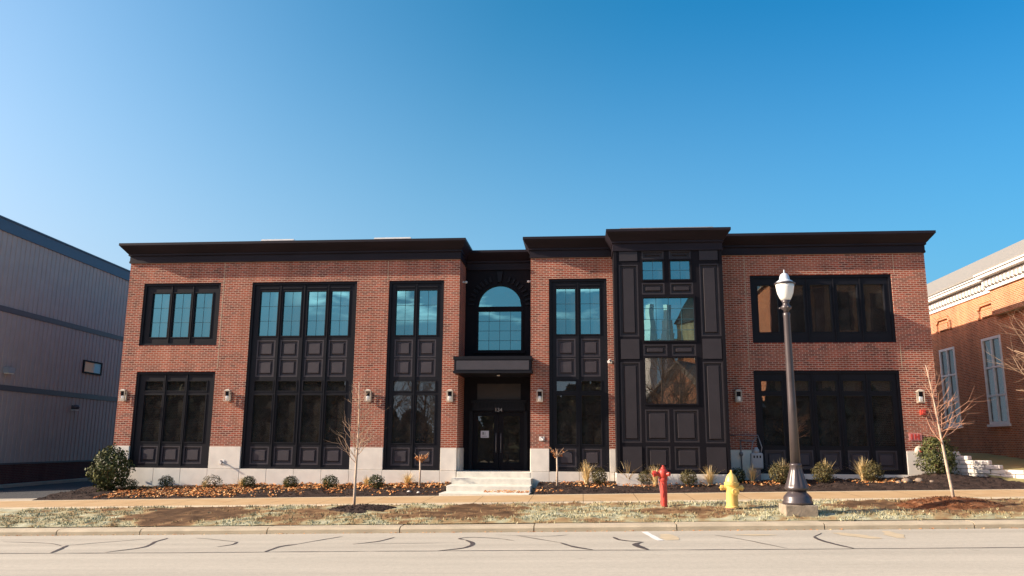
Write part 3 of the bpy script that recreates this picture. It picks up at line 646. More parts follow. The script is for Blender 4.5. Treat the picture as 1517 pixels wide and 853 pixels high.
for i in range(15): x = -3.97+1.84*i/14; b.box(x-.03, x+.03, y0-.085, y0-.058, 3.17, 3.33)
for x in (-4.13, -2.12): b.box(x, x+.13, y0-.07, y0+.002, .92, 3.04)
b.build('door_surround', M['metal'], ew)
# street number
def text_mesh(s, size, name, m, parent, locx):
    c = bpy.data.curves.new(name, 'FONT'); c.body = s; c.size = size; c.extrude = .008; c.align_x = 'CENTER'
    t = bpy.data.objects.new(name, c); col.objects.link(t); dg = bpy.context.evaluated_depsgraph_get()
    me = bpy.data.meshes.new_from_object(t.evaluated_get(dg)); bpy.data.objects.remove(t)
    o = bpy.data.objects.new(name, me); col.objects.link(o); o.parent = parent; me.materials.clear(); me.materials.append(m)
    o.location = locx; o.rotation_euler = (R(90), 0, 0); return o
text_mesh('134', .19, 'street_number', M['digit'], ew, (-3.05, y0-.115, 3.02))
b = MB(); b.box(-3.3, -2.8, y0-.11, y0-.06, 2.99, 3.005); b.build('number_rail', M['metal'], ew)
for xa, xb, hx in ((-3.985, -3.055, -3.14), (-3.045, -2.115, -2.96)):
    b = MB(); grid_solid(b, xa, xb, .93, 3.0, [(xa+.17, xb-.17, 1.20, 2.86)], y0+.03, y0+.09); d = part(b, 'entrance_door', M['black'])
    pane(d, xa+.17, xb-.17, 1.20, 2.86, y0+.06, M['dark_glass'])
    b = MB(); b.tube([(hx, y0+.03, 1.55), (hx, y0-.04, 1.6), (hx, y0-.04, 2.2), (hx, y0+.03, 2.25)], .014); b.build('handle', M['steel'], d, smooth=True)
# canopy over the steps
b = MB(); cy = -.58
b.box(-4.41, -1.735, cy+.03, RY, 4.34, 4.72); b.box(-4.44, -1.71, cy, RY, 4.721, 4.84); b.box(-4.44, -1.71, cy, RY, 4.26, 4.339)
can = part(b, 'canopy', M['metal']); b = MB(); b.box(-4.33, -1.81, cy+.008, cy+.04, 4.375, 4.69); b.build('canopy_fascia', M['mould'], can)
b = MB(); b.lathe([(.06, 0), (.06, .02), (.04, .03)], 12, (-2.95, .3, 4.228)); b.build('downlight', M['white'], can)
# landing and steps
b = MB()
zs = [.92, .735, .55]; ys = [-.06, -1.02, -2.0]; prev = RY+.05
for z, y, xr in zip(zs, ys, (RX1, -1.70, -1.66)):
    xl = RX0+.02 if y > -.1 else RX0-.0
    b.box(xl+.002, xr, y, prev, -.2, z); prev = y
b.box(RX0-.05, -1.64, -3.02, -2.0, -.2, .375)
st = part(b, 'steps', M['step']); bevel(st, .012, 2)

# ------------------------------------------------------------------ fixtures on the building
def wall_lantern(x):
    r = empty('wall_lantern', (x, 0, 3.30)); b = MB()
    b.box(-.085, .085, -.03, 0, .0, .42); b.box(-.02, .02, -.10, -.03, .34, .37); b.build('backplate', M['cream'], r)
    b = MB(); w = .115; yc = -.19
    for sx in (-1, 1):
        for sy in (-1, 1): b.box(sx*w-.012, sx*w+.012, yc+sy*.09-.012, yc+sy*.09+.012, .03, .44)
    b.box(-w-.02, w+.02, yc-.11, yc+.11, .43, .47); b.hexa([(-w, yc-.09, .47), (w, yc-.09, .47), (w, yc+.09, .47), (-w, yc+.09, .47)], [(-.04, yc-.04, .53), (.04, yc-.04, .53), (.04, yc+.04, .53), (-.04, yc+.04, .53)])
    b.box(-w-.015, w+.015, yc-.105, yc+.105, .0, .03); b.build('frame', M['cream'], r)
    b = MB(); b.box(-.075, .075, yc-.06, yc+.06, .24, .428); b.build('socket_housing', M['black'], r)
    b = MB(); b.lathe([(.05, .031), (.085, .05), (.085, .20), (.06, .238)], 14, (0, yc, 0)); b.build('lamp_glass', M['globe'], r, smooth=True)
    return r
LAN = [(-16.56, 'pale box wall lantern at far left, between left corner and lower window'), (-12.64, 'pale box wall lantern between lower left window and the four wide bay'),
       (-7.51, 'pale box wall lantern behind the bare sapling, between two tall bays'), (-4.60, 'pale box wall lantern on the pier just left of the entrance'),
       (-1.46, 'pale box wall lantern on the pier just right of the entrance'), (5.28, 'shaded box wall lantern right of the projecting dark bay above the meter'),
       (11.20, 'pale box wall lantern near the right corner behind the leaning sapling')]
L0 = wall_lantern(LAN[0][0])
for i, (x, l) in enumerate(LAN):
    o = L0 if i == 0 else copy_thing(L0, (x, 0, 3.30)); o.scale = (.82, .82, .82); tag(o, l, 'wall lamp', 'box lanterns along the brick facade')
def camera_fix(name, loc, l):
    r = empty(name, loc); b = MB(); b.box(-.03, .03, -.02, 0, -.04, .06); b.tube([(0, -.02, .02), (0, -.10, .03)], .014); b.build('bracket', M['white'], r)
    b = MB(); b.tube([(-.04, -.06, .05), (-.10, -.30, -.02)], [.055, .05], 12); b.build('housing', M['white'], r, smooth=False)
    return tag(r, l, 'security camera')
camera_fix('security_camera', (1.02, 0, 4.68), 'white security camera on the narrow brick strip beside the projecting bay')
for x, l in ((RX0+.0, 'small white floodlight on left side wall of entrance recess beside arched window'), (RX1-.0, 'small white floodlight on right side wall of entrance recess beside arched window')):
    sgn = 1 if x < -3 else -1
    r = empty('floodlight', (x, .7, 7.72)); b = MB(); b.box(0 if sgn > 0 else -.06, .06 if sgn > 0 else 0, -.03, .03, -.03, .03); b.build('bracket', M['white'], r)
    b = MB(); b.lathe([(.03, -.05), (.06, -.03), (.06, .02), (.02, .035)], 12, (sgn*.12, 0, 0)); b.build('lamp_head', M['white'], r, smooth=True); tag(r, l, 'floodlight', 'floodlights in the entrance recess')
# hose tap and hydrant-like outlets low on the wall
def hose_tap(loc, l):
    r = empty('hose_tap', loc); b = MB(); b.box(-.09, .09, -.02, 0, -.07, .07); b.build('escutcheon', M['white'], r)
    b = MB(); b.tube([(.02, -.02, 0), (.02, -.12, 0), (.07, -.17, -.05)], .026); b.tube([(-.01, -.13, .05), (.06, -.13, .05)], .02); b.build('spigot', M['steel'], r)
    return tag(r, l, 'hose tap')
hose_tap((-12.72, -.03, 1.17), 'small grey hose tap on the pale stone pier left of the four wide bay')
hose_tap((-1.40, 0, 2.05), 'small hose tap on the brick pier just right of the entrance')
# fire department fittings at the right corner
r = empty('alarm_plate', (10.98, 0, 2.18)); tag(r, 'faded red and white plate on brick near the right corner of the building', 'plate')
b = MB(); b.box(-.20, .20, -.015, 0, -.12, .12); b.build('plate', M['pinkplate'], r)
b = MB()
for x in (-.11, 0, .11): b.box(x-.028, x+.028, -.022, -.015, -.09, .09)
b.box(-.02, .12, -.0225, -.0155, -.02, .02); b.build('raised_mark', M['red'], r)
r = empty('alarm_bell', (11.08, 0, 1.72)); tag(r, 'round pale pink alarm bell at stone line beside the big right shrub', 'alarm bell')
b = MB(); b.lathe([(.17, 0), (.17, .04), (.13, .09), (.05, .11)], 24); o = b.build('gong', M['cream'], r, smooth=True); o.rotation_euler = (R(90), 0, 0)
b = MB(); b.lathe([(.05, .105), (.045, .15), (.02, .155)], 12); o = b.build('cap', M['red'], r); o.rotation_euler = (R(90), 0, 0)
b = MB(); b.box(-.09, .09, -.09, 0, -.09, .09); b.box(-.05, .05, -.13, -.09, -.05, .05); o = bevel(b.build('fire_strobe', M['red']), .01); o.location = (11.28, 0, 2.98)
tag(o, 'small red fire strobe box on the brick below the right corner lantern', 'strobe')

# electric meter on a post with wall pipes
r = empty('utility_meter', (5.72, -.40, H(5.7, -.4))); tag(r, 'grey utility meter box on a post with bent pipes in front of shaded stone base', 'utility meter')
b = MB(); b.box(-.10, .10, -.06, .06, -.1, .42); b.build('post', M['steel'], r)
b = MB(); b.box(-.20, .20, -.11, .10, .40, .93); o = bevel(b.build('meter_box', M['grey_box'], r), .06, 4)
b = MB()
for x in (-.1, 0, .1): b.box(x-.022, x+.022, -.118, -.109, .76, .84)
b.build('dial', M['black'], r)
b = MB(); b.lathe([(.10, .92), (.10, 1.0), (.085, 1.05), (.06, 1.06), (.06, 1.10), (.02, 1.11)], 16); b.build('regulator', M['grey_box'], r, smooth=True)
b = MB()
b.tube([(-.13, -.02, .9), (-.14, 0, 1.08), (-.08, .05, 1.28), (.04, .2, 1.42), (.12, .34, 1.43)], .018); b.tube([(.14, -.02, .9), (.19, 0, 1.1), (.15, .08, 1.3), (.12, .2, 1.5), (-.45, .36, 1.50), (-.98, .37, 1.50)], .018)
b.tube([(-.05, .1, 1.3), (-.43, .33, 1.32), (-.43, .33, 1.0), (-.43, .33, .05)], .025); b.lathe([(.05, .82), (.07, .88), (.05, .94)], 10, (-.43, .33, 0)); b.build('pipework', M['steel'], r, smooth=True)
# pale vase on a windowsill, seen through the glass
b = MB(); b.lathe([(.05, 0), (.08, .08), (.05, .22), (.03, .26)], 14); o = b.build('vase', M['white'], smooth=True); o.location = (-10.30, .42, 1.885); tag(o, 'slim white vase standing on the sill inside the four wide bay', 'vase')
b = MB(); b.box(-11.9, -8.3, .30, .60, 1.75, 1.88); part(b, 'window_sill', M['interior'])
# two pale units on the flat roof
for x0, x1, l in ((-14.35, -12.9, 'pale roof unit peeking above the cornice, left one of two'), (-9.15, -7.55, 'pale roof unit peeking above the cornice, nearer the entrance')):
    r = empty('roof_unit', ((x0+x1)/2, 6.8, TOP-.01)); w = (x1-x0)/2; b = MB(); b.box(-w, w, -.8, .8, .05, 2.06); b.build('casing', M['concrete'], r); b = MB(); b.box(-w-.03, w+.03, -.83, .83, 2.06, 2.12); b.build('lid', M['white'], r)
    tag(r, l, 'roof unit', 'roof units')
# notice on the left door
r = empty('paper_notice', (-3.56, 1.536, 2.205)); b = MB(); b.box(-.15, .15, -.004, 0, -.125, .125); b.build('sheet', M['paper'], r)
b = MB(); b.box(-.09, -.03, -.006, -.0045, -.02, .08); b.box(.0, .02, -.006, -.0045, -.03, .07); b.box(-.1, .09, -.006, -.0045, -.08, -.06); b.build('print', M['grey_mark'], r)
tag(r, 'white paper notice stuck on the left glass entrance door', 'notice')

# ------------------------------------------------------------------ neighbouring buildings
# left: ribbed metal siding on a dark brick base
lb = empty('metal_sided_building', (-22.5, 0, 0)); lb.rotation_euler = (0, 0, R(3.47)); tag(lb, 'tall windowless building clad in ribbed grey brown metal siding', 'building')
Y0, Y1 = -.95, 34
b = MB(); yy = Y0; st_ = .30
prof_ = []
while yy < Y1:
    prof_ += [(yy, 0), (yy+.20, 0), (yy+.22, -.028), (yy+.28, -.028)]; yy += st_
for zA, zB in ((1.0, 3.80), (4.0, 6.84), (7.04, 10.0)):
    vs = []
    for y, o in prof_: vs += [(o, y, zA), (o, y, zB)]
    b.add(vs, [(2*i, 2*i+2, 2*i+3, 2*i+1) for i in range(len(prof_)-1)])
b.box(-18, -.06, Y0+.01, Y1, .9, 10.2)
b.build('siding', M['siding'], lb)
b = MB(); b.box(-18.05, .05, Y0-.05, Y1+.05, 9.93, 10.40); b.box(-18.08, .09, Y0-.09, Y1+.09, 10.401, 10.46); b.build('parapet_trim', M['trim_blue'], lb)
b = MB(); b.box(-18.02, .03, Y0-.02, Y1, 3.79, 4.01); b.box(-18.02, .03, Y0-.02, Y1, 6.83, 7.05); b.build('band_trim', M['band'], lb)
b = MB(); b.box(-18, .02, Y0, Y1, -1.2, .93); b.build('brick_base', M['dark_brick'], lb)
b = MB(); b.box(-18.03, .05, Y0-.03, Y1+.03, .931, 1.0); b.build('base_cap', M['band'], lb)
b = MB(); b.box(.02, .30, Y0-.05, Y1, -1.2, .185); o = b.build('driveway_kerb', M['concrete']); o.location = (-22.5, 0, 0); o.rotation_euler = (0, 0, R(3.47)); struct(o)
def lbp(y, z, x=0): return lb.matrix_basis @ Vector((x, y, z)) if False else Matrix.Translation((-22.5, 0, 0)) @ Matrix.Rotation(R(3.47), 4, 'Z') @ Vector((x, y, z))
r = empty('wall_sign', lbp(7.85, 5.25)); r.rotation_euler = (0, 0, R(3.47)); tag(r, 'small dark framed sign with painted peach and blue reflection on metal siding', 'sign')
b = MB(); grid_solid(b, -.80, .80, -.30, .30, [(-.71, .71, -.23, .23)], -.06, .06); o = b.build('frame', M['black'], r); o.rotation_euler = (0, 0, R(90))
m, N, L, bb = new_mat('painted_reflection_face'); tc = N.new('ShaderNodeTexCoord'); sp = N.new('ShaderNodeSeparateXYZ'); L.new(tc.outputs['Object'], sp.inputs[0]); nz = N.new('ShaderNodeTexNoise'); nz.inputs['Scale'].default_value = 4; L.new(tc.outputs['Object'], nz.inputs[0])
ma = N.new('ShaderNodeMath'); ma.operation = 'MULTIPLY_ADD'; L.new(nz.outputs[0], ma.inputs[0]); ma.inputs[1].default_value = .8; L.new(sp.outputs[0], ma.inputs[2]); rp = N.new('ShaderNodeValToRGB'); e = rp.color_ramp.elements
e.new(.5); e[0].position = .40; e[0].color = (.95, .55, .27, 1); e[1].position = .52; e[1].color = (.7, .5, .38, 1); e[2].position = .62; e[2].color = (.32, .66, .72, 1); L.new(ma.outputs[0], rp.inputs[0]); L.new(rp.outputs[0], bb.inputs['Base Color'])  # peach and blue reflection painted into the sign's face colour
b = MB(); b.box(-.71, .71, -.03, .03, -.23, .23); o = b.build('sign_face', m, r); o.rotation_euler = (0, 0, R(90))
def dome_light(y, z, l, sq=False):
    r = empty('wall_light', lbp(y, z)); r.rotation_euler = (0, 0, R(3.47)); b = MB()
    if sq: b.box(.0, .22, -.2, .2, -.1, .12)
    else: b.lathe([(.02, .12), (.12, .09), (.16, 0), (.13, -.06), (.05, -.08)], 14, (.16, 0, 0)); b.box(0, .06, -.09, .09, -.09, .09)
    b.build('lamp_body', M['grey_box'] if sq else M['band'], r, smooth=not sq); b = MB(); b.box(.02, .20, -.17, .17, -.13, -.101); b.build('lens', M['white'], r); return tag(r, l, 'wall light')
dome_light(6.6, 3.35, 'small domed wall light low on the ribbed metal siding')
dome_light(1.75, 4.58, 'square pale wall light at the left edge of the metal siding', True)

# right: brick hall with white dentilled cornice
rb = empty('brick_hall', (16.4, 0, 0)); tag(rb, 'orange brick hall with white dentilled eaves, grey roof and tall white windows', 'building')
RYA, RYB, PB = -1.0, 46, 4.9
b = MB(); wn = []
for k in range(12): yc = 9.49+(k-2)*3.98+0; wn.append((yc-.76, yc+.76, 2.75, 6.20))
wn = [w for w in wn if w[0] > RYA+.5 and w[1] < RYB-.5]
ob = MB(); grid_solid(ob, RYA, RYB, -.5, 8.12, wn, 0, .3)
b = MB(); b.v = [(y, x, z) for x, y, z in ob.v]; b.f = [tuple(reversed(f)) for f in ob.f]; b.t = ob.t
b.box(.3, 12.0, RYA, RYB, -.5, 8.1)
b.box(-.22, 0, RYA, PB-.15, 6.95, 8.12)                                   # nearer stretch stands forward above the windows
wl = b.build('wall', M['orange_brick'], rb); fixnormals(wl)
for a, c, d, e in wn:                                                   # arched relief of projecting brick over each window
    yc = (a+c)/2; x0 = -.30 if yc < PB else -.08; x1 = -.20 if yc < PB else .0; b = MB()
    ring = [(-.72, 6.98), (-.72, 7.38), (-.55, 7.56), (-.55, 7.60), (.55, 7.60), (.55, 7.56), (.72, 7.38), (.72, 6.98)]
    for (p, q), (r_, t_) in zip(ring, ring[1:]):
        if abs(p-r_) < .01 and abs(q-t_) < .05: continue
        dl = Vector((r_-p, t_-q)).normalized(); nn = Vector((dl.y, -dl.x))*.10
        V = [(yc+p, q), (yc+r_, t_), (yc+r_+nn.x, t_+nn.y), (yc+p+nn.x, q+nn.y)]
        b.hexa([(x1, y, z) for y, z in V], [(x0, y, z) for y, z in V])
    b.box(x0+.02, x1, yc-.42, yc+.42, 7.02, 7.34); b.build('brick_relief', M['orange_brick'], rb); fixnormals(bpy.data.objects[-1] if False else rb.children[-1])
for a, c, d, e in wn:
    ob = MB(); cc = (a+c)/2; mid = [(a+.10, cc-.04), (cc+.04, c-.10)]; zz = [(d+.10, d+1.08), (d+1.16, d+2.2), (d+2.28, e-.10)]
    grid_solid(ob, a, c, d, e, [(p, q, r_, s) for p, q in mid for r_, s in zz], -.03, .08); ob.box(a-.08, c+.08, -.10, .02, d-.10, d)
    b = MB(); b.v = [(y, x, z) for x, y, z in ob.v]; b.f = [tuple(reversed(f)) for f in ob.f]; b.t = ob.t
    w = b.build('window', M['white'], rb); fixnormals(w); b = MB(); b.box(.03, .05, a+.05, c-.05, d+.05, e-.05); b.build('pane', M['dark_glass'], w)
b = MB()
for ya, yb, off in ((PB, RYB, 0), (RYA, PB, -.26)):
    b.box(off-.05, .3, ya, yb, 7.96, 8.12); b.box(off-.16, .3, ya, yb, 8.30, 8.36); b.box(off-.40, .3, ya, yb, 8.42, 8.54); b.box(off-.46, .3, ya, yb, 8.541, 8.60); b.box(off-.10, .29, ya, yb, 8.121, 8.42)
    y = ya+.1
    while y < min(yb, 30): b.box(off-.20, off-.09, y, y+.13, 8.14, 8.30); y += .28
b.build('cornice', M['white'], rb)
b = MB(); ZE, ZR = 8.61, 12.12
for xe in (-.5, 12.5): b.hexa([(xe, RYA, ZE), (xe, RYB, ZE), (6.0, RYB, ZR), (6.0, RYA, ZR)], [(xe, RYA, ZE+.07), (xe, RYB, ZE+.07), (6.0, RYB, ZR+.08), (6.0, RYA, ZR+.08)])
b.box(-.72, -.4, RYA, PB, 8.602, 8.66)
fixnormals(b.build('roof', M['grey_roof'], rb))
b = MB(); b.add([(.1, RYB-.05, 8.1), (12, RYB-.05, 8.1), (6, RYB-.05, 11.9)], [(0, 1, 2)]); b.add([(.1, RYA+.05, 8.1), (12, RYA+.05, 8.1), (6, RYA+.05, 11.9)], [(0, 2, 1)]); b.build('gable', M['orange_brick'], rb)

# raised dry lawn and white block retaining wall
def lawnz(x, y): return 1.25+.35*max(0, min(1, (y-1)/6))+.02*fbm(x, y)
b = MB(); vs = []; xs = frange(12.0, 40, 1.0); ys = frange(.9, 46, 1.2)
for y in ys:
    for x in xs: b.v.append((x, y, lawnz(x, y))); b.t.append(.5+.5*fbm(x*2, y*2))
nx = len(xs); b.f = [(j*nx+i, j*nx+i+1, (j+1)*nx+i+1, (j+1)*nx+i) for j in range(len(ys)-1) for i in range(nx-1)]
struct(b.build('lawn', M['lawn'], smooth=True, tone=True))
b = MB()
for x in frange(12.9, 40, .5):
    pass
sh = [(-1.4, .0), (-.9, .15), (.0, .55), (.95, .0)]
xs = frange(13.0, 40, .5); ys = frange(-1.0, .95, .25)
for y in ys:
    for x in xs:
        t = (y+1.0)/1.95; z = H(x, -1.0)*(1-t)+lawnz(x, .95)*t+.02*fbm(x*3, y*3); b.v.append((x, y, z)); b.t.append(.5+.5*fbm(x*2, y*2))
nx = len(xs); b.f = [(j*nx+i, j*nx+i+1, (j+1)*nx+i+1, (j+1)*nx+i) for j in range(len(ys)-1) for i in range(nx-1)]
struct(b.build('lawn_bank', M['lawn'], smooth=True, tone=True))
b = MB(); sheet(b, frange(13.0, 40, 1), [-3.0, -2, -1.0], .01, None, lambda x, y: .4+.4*fbm(x*3, y*3)); struct(b.build('lawn_edge', M['lawn'], tone=True))
b = MB(); A0 = Vector((11.95, .75)); A1 = Vector((14.35, -1.25)); d = (A1-A0).normalized(); nn = Vector((-d.y, d.x)); LW = (A1-A0).length
zt = .62
def wtop(s): return 1.80-.95*(s/LW)**1.15
for row in range(10):
    z0 = .45+row*.14+.01; z1 = z0+.130; s = -.25+(row % 2)*.24
    while s < LW:
        w = .46+rnd.uniform(-.05, .05); e = min(s+w-.012, LW+.1); m_ = (s+e)/2
        if z1 < wtop(max(0, m_))+.06:
            o = rnd.uniform(-.02, .02)-row*.015
            p = [A0+d*s-nn*(-o), A0+d*e-nn*(-o), A0+d*e+nn*.32, A0+d*s+nn*.32]
            q = [a.to_3d()+Vector((0, 0, z0+SL*0)) for a in p]; b.hexa(q, [v+Vector((0, 0, z1-z0)) for v in q])
        s += w
o = fixnormals(b.build('retaining_wall', M['whiteblock'])); bevel(o, .02, 2); tag(o, 'low stepped retaining wall of rough white blocks beside the right building corner', 'retaining wall')

# ------------------------------------------------------------------ planting
def leafball(mb, n, rx, ry, rz, cz, size, shape=None, lump=.12, seed=0):
    for i in range(n):
        u = Vector((rnd.gauss(0, 1), rnd.gauss(0, 1), rnd.gauss(0, 1))).normalized()
        rr = (.55+.45*rnd.random()**.5)*(1+lump*2*fbm(u.x*2.2+seed, u.y*2.2, u.z*2.2))
        p = Vector((u.x*rx*rr, u.y*ry*rr, cz+u.z*rz*rr))
        if shape: k = shape((p.z-cz)/rz); p.x *= k; p.y *= k
        if p.z < .0: continue
        nrm = (u+Vector((rnd.uniform(-1, 1), rnd.uniform(-1, 1), rnd.uniform(-.6, 1)))*.8)
        mb.leaf(p, nrm, size*rnd.uniform(.6, 1.3), .6)
def ball_shrub(m, r, seed, name='round_shrub'):
    t = empty(name); b = MB(); leafball(b, 1300, r, r, r*.92, r*.92, .05, seed=seed); b.build('foliage', m, t, tone=True)
    b = MB()
    for k in range(6): a = k*1.05; b.tube([(0, 0, -.05), (.1*r*math.cos(a), .1*r*math.sin(a), r*.5), (.5*r*math.cos(a), .5*r*math.sin(a), r*1.1)], [.012, .009, .004], 5)
    b.build('stem', M['rust'], t); return t
SH = [(-15.43, -1.1, .25, 0, 'dark round shrub beside the tall holly at the left corner'), (-14.35, -.7, .25, 0, 'dark round shrub under the lower left three pane window'),
      (-11.40, -.75, .25, 0, 'dark green round shrub below the left end of the wide bay, straw tuft touching it'), (-9.83, -1.0, .26, 0, 'dark green round shrub below the middle of the wide bay, among orange leaves'),
      (-8.36, -1.3, .27, 0, 'dark green round shrub below the right end of the wide bay'), (-6.82, -1.25, .27, 0, 'dark round shrub just right of the bare sapling trunk, under the stone pier'),
      (.52, -1.0, .29, 1, 'brown green round shrub at the corner of the stone pier left of the projecting bay'), (2.01, -1.15, .26, 1, 'brown green round shrub under the projecting bay, left of the red standpipe'),
      (3.35, -1.45, .27, 1, 'brown green round shrub under the projecting bay, between red standpipe and yellow hydrant'), (5.0, -.9, .26, 0, 'dark shaded shrub half hidden behind the yellow hydrant cap'),
      (6.22, -1.3, .34, 1, 'olive round shrub just left of the street lamp base'), (7.62, -1.1, .35, 1, 'olive round shrub under the lower right window, middle one of three'), (9.20, -.95, .33, 1, 'olive round shrub under the lower right window, nearest the right pier')]
base = {(0): ball_shrub(M['boxwood'], .3, 1), (1): ball_shrub(M['brownbox'], .3, 5)}
used = set()
for x, y, r, k, l in SH:
    o = base[k] if k not in used else copy_thing(base[k], (0, 0, 0)); used.add(k)
    o.location = (x, y, H(x, y)+.02); o.rotation_euler = (0, 0, rnd.random()*6); o.scale = (r/.3, r/.3, r/.3*rnd.uniform(.92, 1.05)); tag(o, l, 'shrub', 'small round shrubs in the planting beds')
def straw_tuft(n, h, spread, seed):
    t = MB()
    for i in range(n):
        a = rnd.random()*6.283; s = abs(rnd.gauss(0, .5))*spread; hh = h*rnd.uniform(.6, 1.1); w = rnd.uniform(.006, .012)
        c, q = math.cos(a), math.sin(a); x0, y0 = .05*c*rnd.random(), .05*q*rnd.random(); vs = []
        for k in range(5):
            f = k/4; x = x0+c*s*f**1.7; y = y0+q*s*f**1.7; z = hh*(f-.28*f*f*min(1.5, s/h)); ww = w*(1-f*.9)
            vs += [(x-q*ww, y+c*ww, z), (x+q*ww, y-c*ww, z)]
        t.add(vs, [(2*k, 2*k+1, 2*k+3, 2*k+2) for k in range(4)])
    return t
TU = [(-13.05, -.55, .42, 'low straw grass clump under the right end of the lower left window'), (-11.75, -.5, .5, 'straw grass tuft touching a dark shrub below the left end of the wide bay'), (-10.15, -.6, .42, 'straw grass tuft left of the second shrub below the wide bay'),
      (-8.72, -.7, .42, 'straw grass tuft left of the third shrub below the wide bay'), (-7.35, -.5, .5, 'wide straw clump behind the bare sapling trunk'), (-5.95, -.45, .62, 'tall thin straw tuft left of the small orange topped tree'),
      (.12, -.6, .75, 'tall straw tuft left of the shrub at the narrow stone pier'), (1.45, -1.0, .85, 'tall straw tuft at the left edge of the projecting bay'), (2.32, -1.35, .7, 'straw tuft directly behind the red standpipe'), (4.05, -1.25, .62, 'wide arching straw tuft left of the yellow hydrant'),
      (5.45, -.9, .72, 'pale straw tuft in front of the utility meter post'), (6.45, -.85, .92, 'golden straw tuft behind the shrub left of the street lamp'), (7.85, -.7, .85, 'golden straw tuft fanning above the middle shrub under the right window'), (9.02, -.6, .9, 'golden straw tuft fanning above the shrub nearest the right pier')]
tb = [straw_tuft(130, .55, .42, 1), straw_tuft(160, .55, .6, 2)]
proto = None; me_cache = []
for i, (x, y, h, l) in enumerate(TU):
    k = i % 2
    if len(me_cache) <= k: o = tb[k].build('straw_grass_tuft', M['straw'], tone=True); me_cache.append(o)
    else: o = me_cache[k].copy(); col.objects.link(o)
    o.location = (x, y, H(x, y)+.02); o.rotation_euler = (0, 0, rnd.random()*6); s = h/.55*(.82 if i > 9 else 1); o.scale = (s, s, s*(.75 if i < 6 else 1)); tag(o, l, 'ornamental grass', 'straw grass tufts in the planting beds')
# a browned low shrub among the leaves
t = empty('browned_shrub', (-12.72, -.65, H(-12.7, -.65))); b = MB(); leafball(b, 700, .36, .3, .28, .22, .05, seed=9); b.build('foliage', M['brownbox'], t, tone=True); b = MB()
for k in range(5): b.tube([(0, 0, -.05), (.2*math.cos(k*1.3), .2*math.sin(k*1.3), .3)], [.012, .004], 5)
b.build('stem', M['rust'], t); tag(t, 'low browned shrub beside the straw clump under the lower left window', 'shrub')
# two large shrubs
def big_shrub(name, loc, n, rx, rz, shape, m, l, seed, leaf=.10):
    t = empty(name, loc); b = MB(); leafball(b, n, rx, rx*.9, rz, rz*.97, leaf, shape, .16, seed)
    b.build('foliage', m, t, tone=True); b = MB()
    for k in range(9): a = k*.7; b.tube([(0, 0, -.1), (.15*rx*math.cos(a), .15*rx*math.sin(a), rz*.7), (.55*rx*math.cos(a), .55*rx*math.sin(a), rz*1.5)], [.025, .018, .006], 6)
    b.build('stem', M['rust'], t); return tag(t, l, 'shrub')
big_shrub('holly_shrub', (-16.30, -.95, H(-16.3, -.95)), 3600, .68, .78, lambda z: 1.08-.30*max(0, z)-.1*max(0, -z), M['holly'], 'tall glossy green holly shrub at the left corner of the building', 3)
big_shrub('evergreen_shrub', (11.30, -.75, H(11.3, -.75)+.12), 3200, .58, .66, lambda z: 1.0-.12*z, M['holly'], 'large bright green shrub on a mulch mound at the right corner of the building', 13, .08)

# trees: recursive tapering branches
def grow(mb, p, d, ln, r, depth, rng, up=.25, kids=3, spread=.75, seg=4):
    pts = [Vector(p)]; dd = d.normalized(); rs = [r]
    for i in range(seg):
        dd = (dd+Vector((rng.uniform(-1, 1), rng.uniform(-1, 1), rng.uniform(-1, 1)))*.13+Vector((0, 0, up*.25))).normalized()
        pts.append(pts[-1]+dd*ln/seg); rs.append(r*(1-.75*(i+1)/seg) if depth == 0 else r*(1-.45*(i+1)/seg))
    mb.tube(pts, rs, 5 if r < .012 else 7)
    if depth > 0:
        for k in range(kids):
            i = rng.randint(1, seg); t = (pts[i]-pts[i-1]).normalized(); o = t.orthogonal().normalized(); o = Matrix.Rotation(rng.random()*6.283, 3, t) @ o
            grow(mb, pts[i], t*(1-spread*.5)+o*spread, ln*rng.uniform(.5, .75), rs[i]*.6, depth-1, rng, up, kids, spread, seg)
def sapling(name, loc, top, h0, h1, r, nb, ln, m, mt, l, cat, seed, bias=Vector((0, 0, 0)), upb=.9, depth=1):
    rng = random.Random(seed); t = empty(name, loc); top = Vector(top); b = MB(); n = 10; pts = []; rs = []
    for i in range(n+1):
        f = i/n; w = Vector((.03*math.sin(f*5+seed), .03*math.cos(f*4+seed), 0))*f
        pts.append(Vector((top.x*f, top.y*f, top.z*f-.08*(i == 0)))+w); rs.append(r*(1-.78*f))
    b.tube(pts, rs, 9); b.build('trunk', m, t, smooth=True); b = MB()
    for k in range(nb):
        f = h0+(h1-h0)*(k+rng.random())/nb; i = min(n-1, int(f*n)); p = pts[i].lerp(pts[i+1], f*n-i); a = rng.random()*6.283
        d = Vector((math.cos(a), math.sin(a)*.9, upb))+bias; grow(b, p, d, ln*(1.15-.75*(f-h0)/(1-h0))*rng.uniform(.7, 1.2), max(.0045, rs[i]*.36), depth, rng, .35, 4, .62)
    b.build('branches', mt, t); return tag(t, l, cat)
sapling('bare_sapling', (-6.06, -6.5, H(-6.06, -6.5)+.08), (0.02, 0, 3.25), .30, .98, .040, 30, .72, M['bark'], M['twig'], 'slim bare sapling standing in a dark mulch ring left of the entrance', 'tree', 5, upb=.9)
sapling('bare_sapling', (9.06, -6.9, H(9.06, -6.9)+.12), (-.38, 0, 3.3), .38, .98, .042, 30, .80, M['bark'], M['redtwig'], 'leaning bare sapling with reddish twigs in a red mulch mound at the right', 'tree', 11, Vector((.55, 0, 0)), .75, 1)
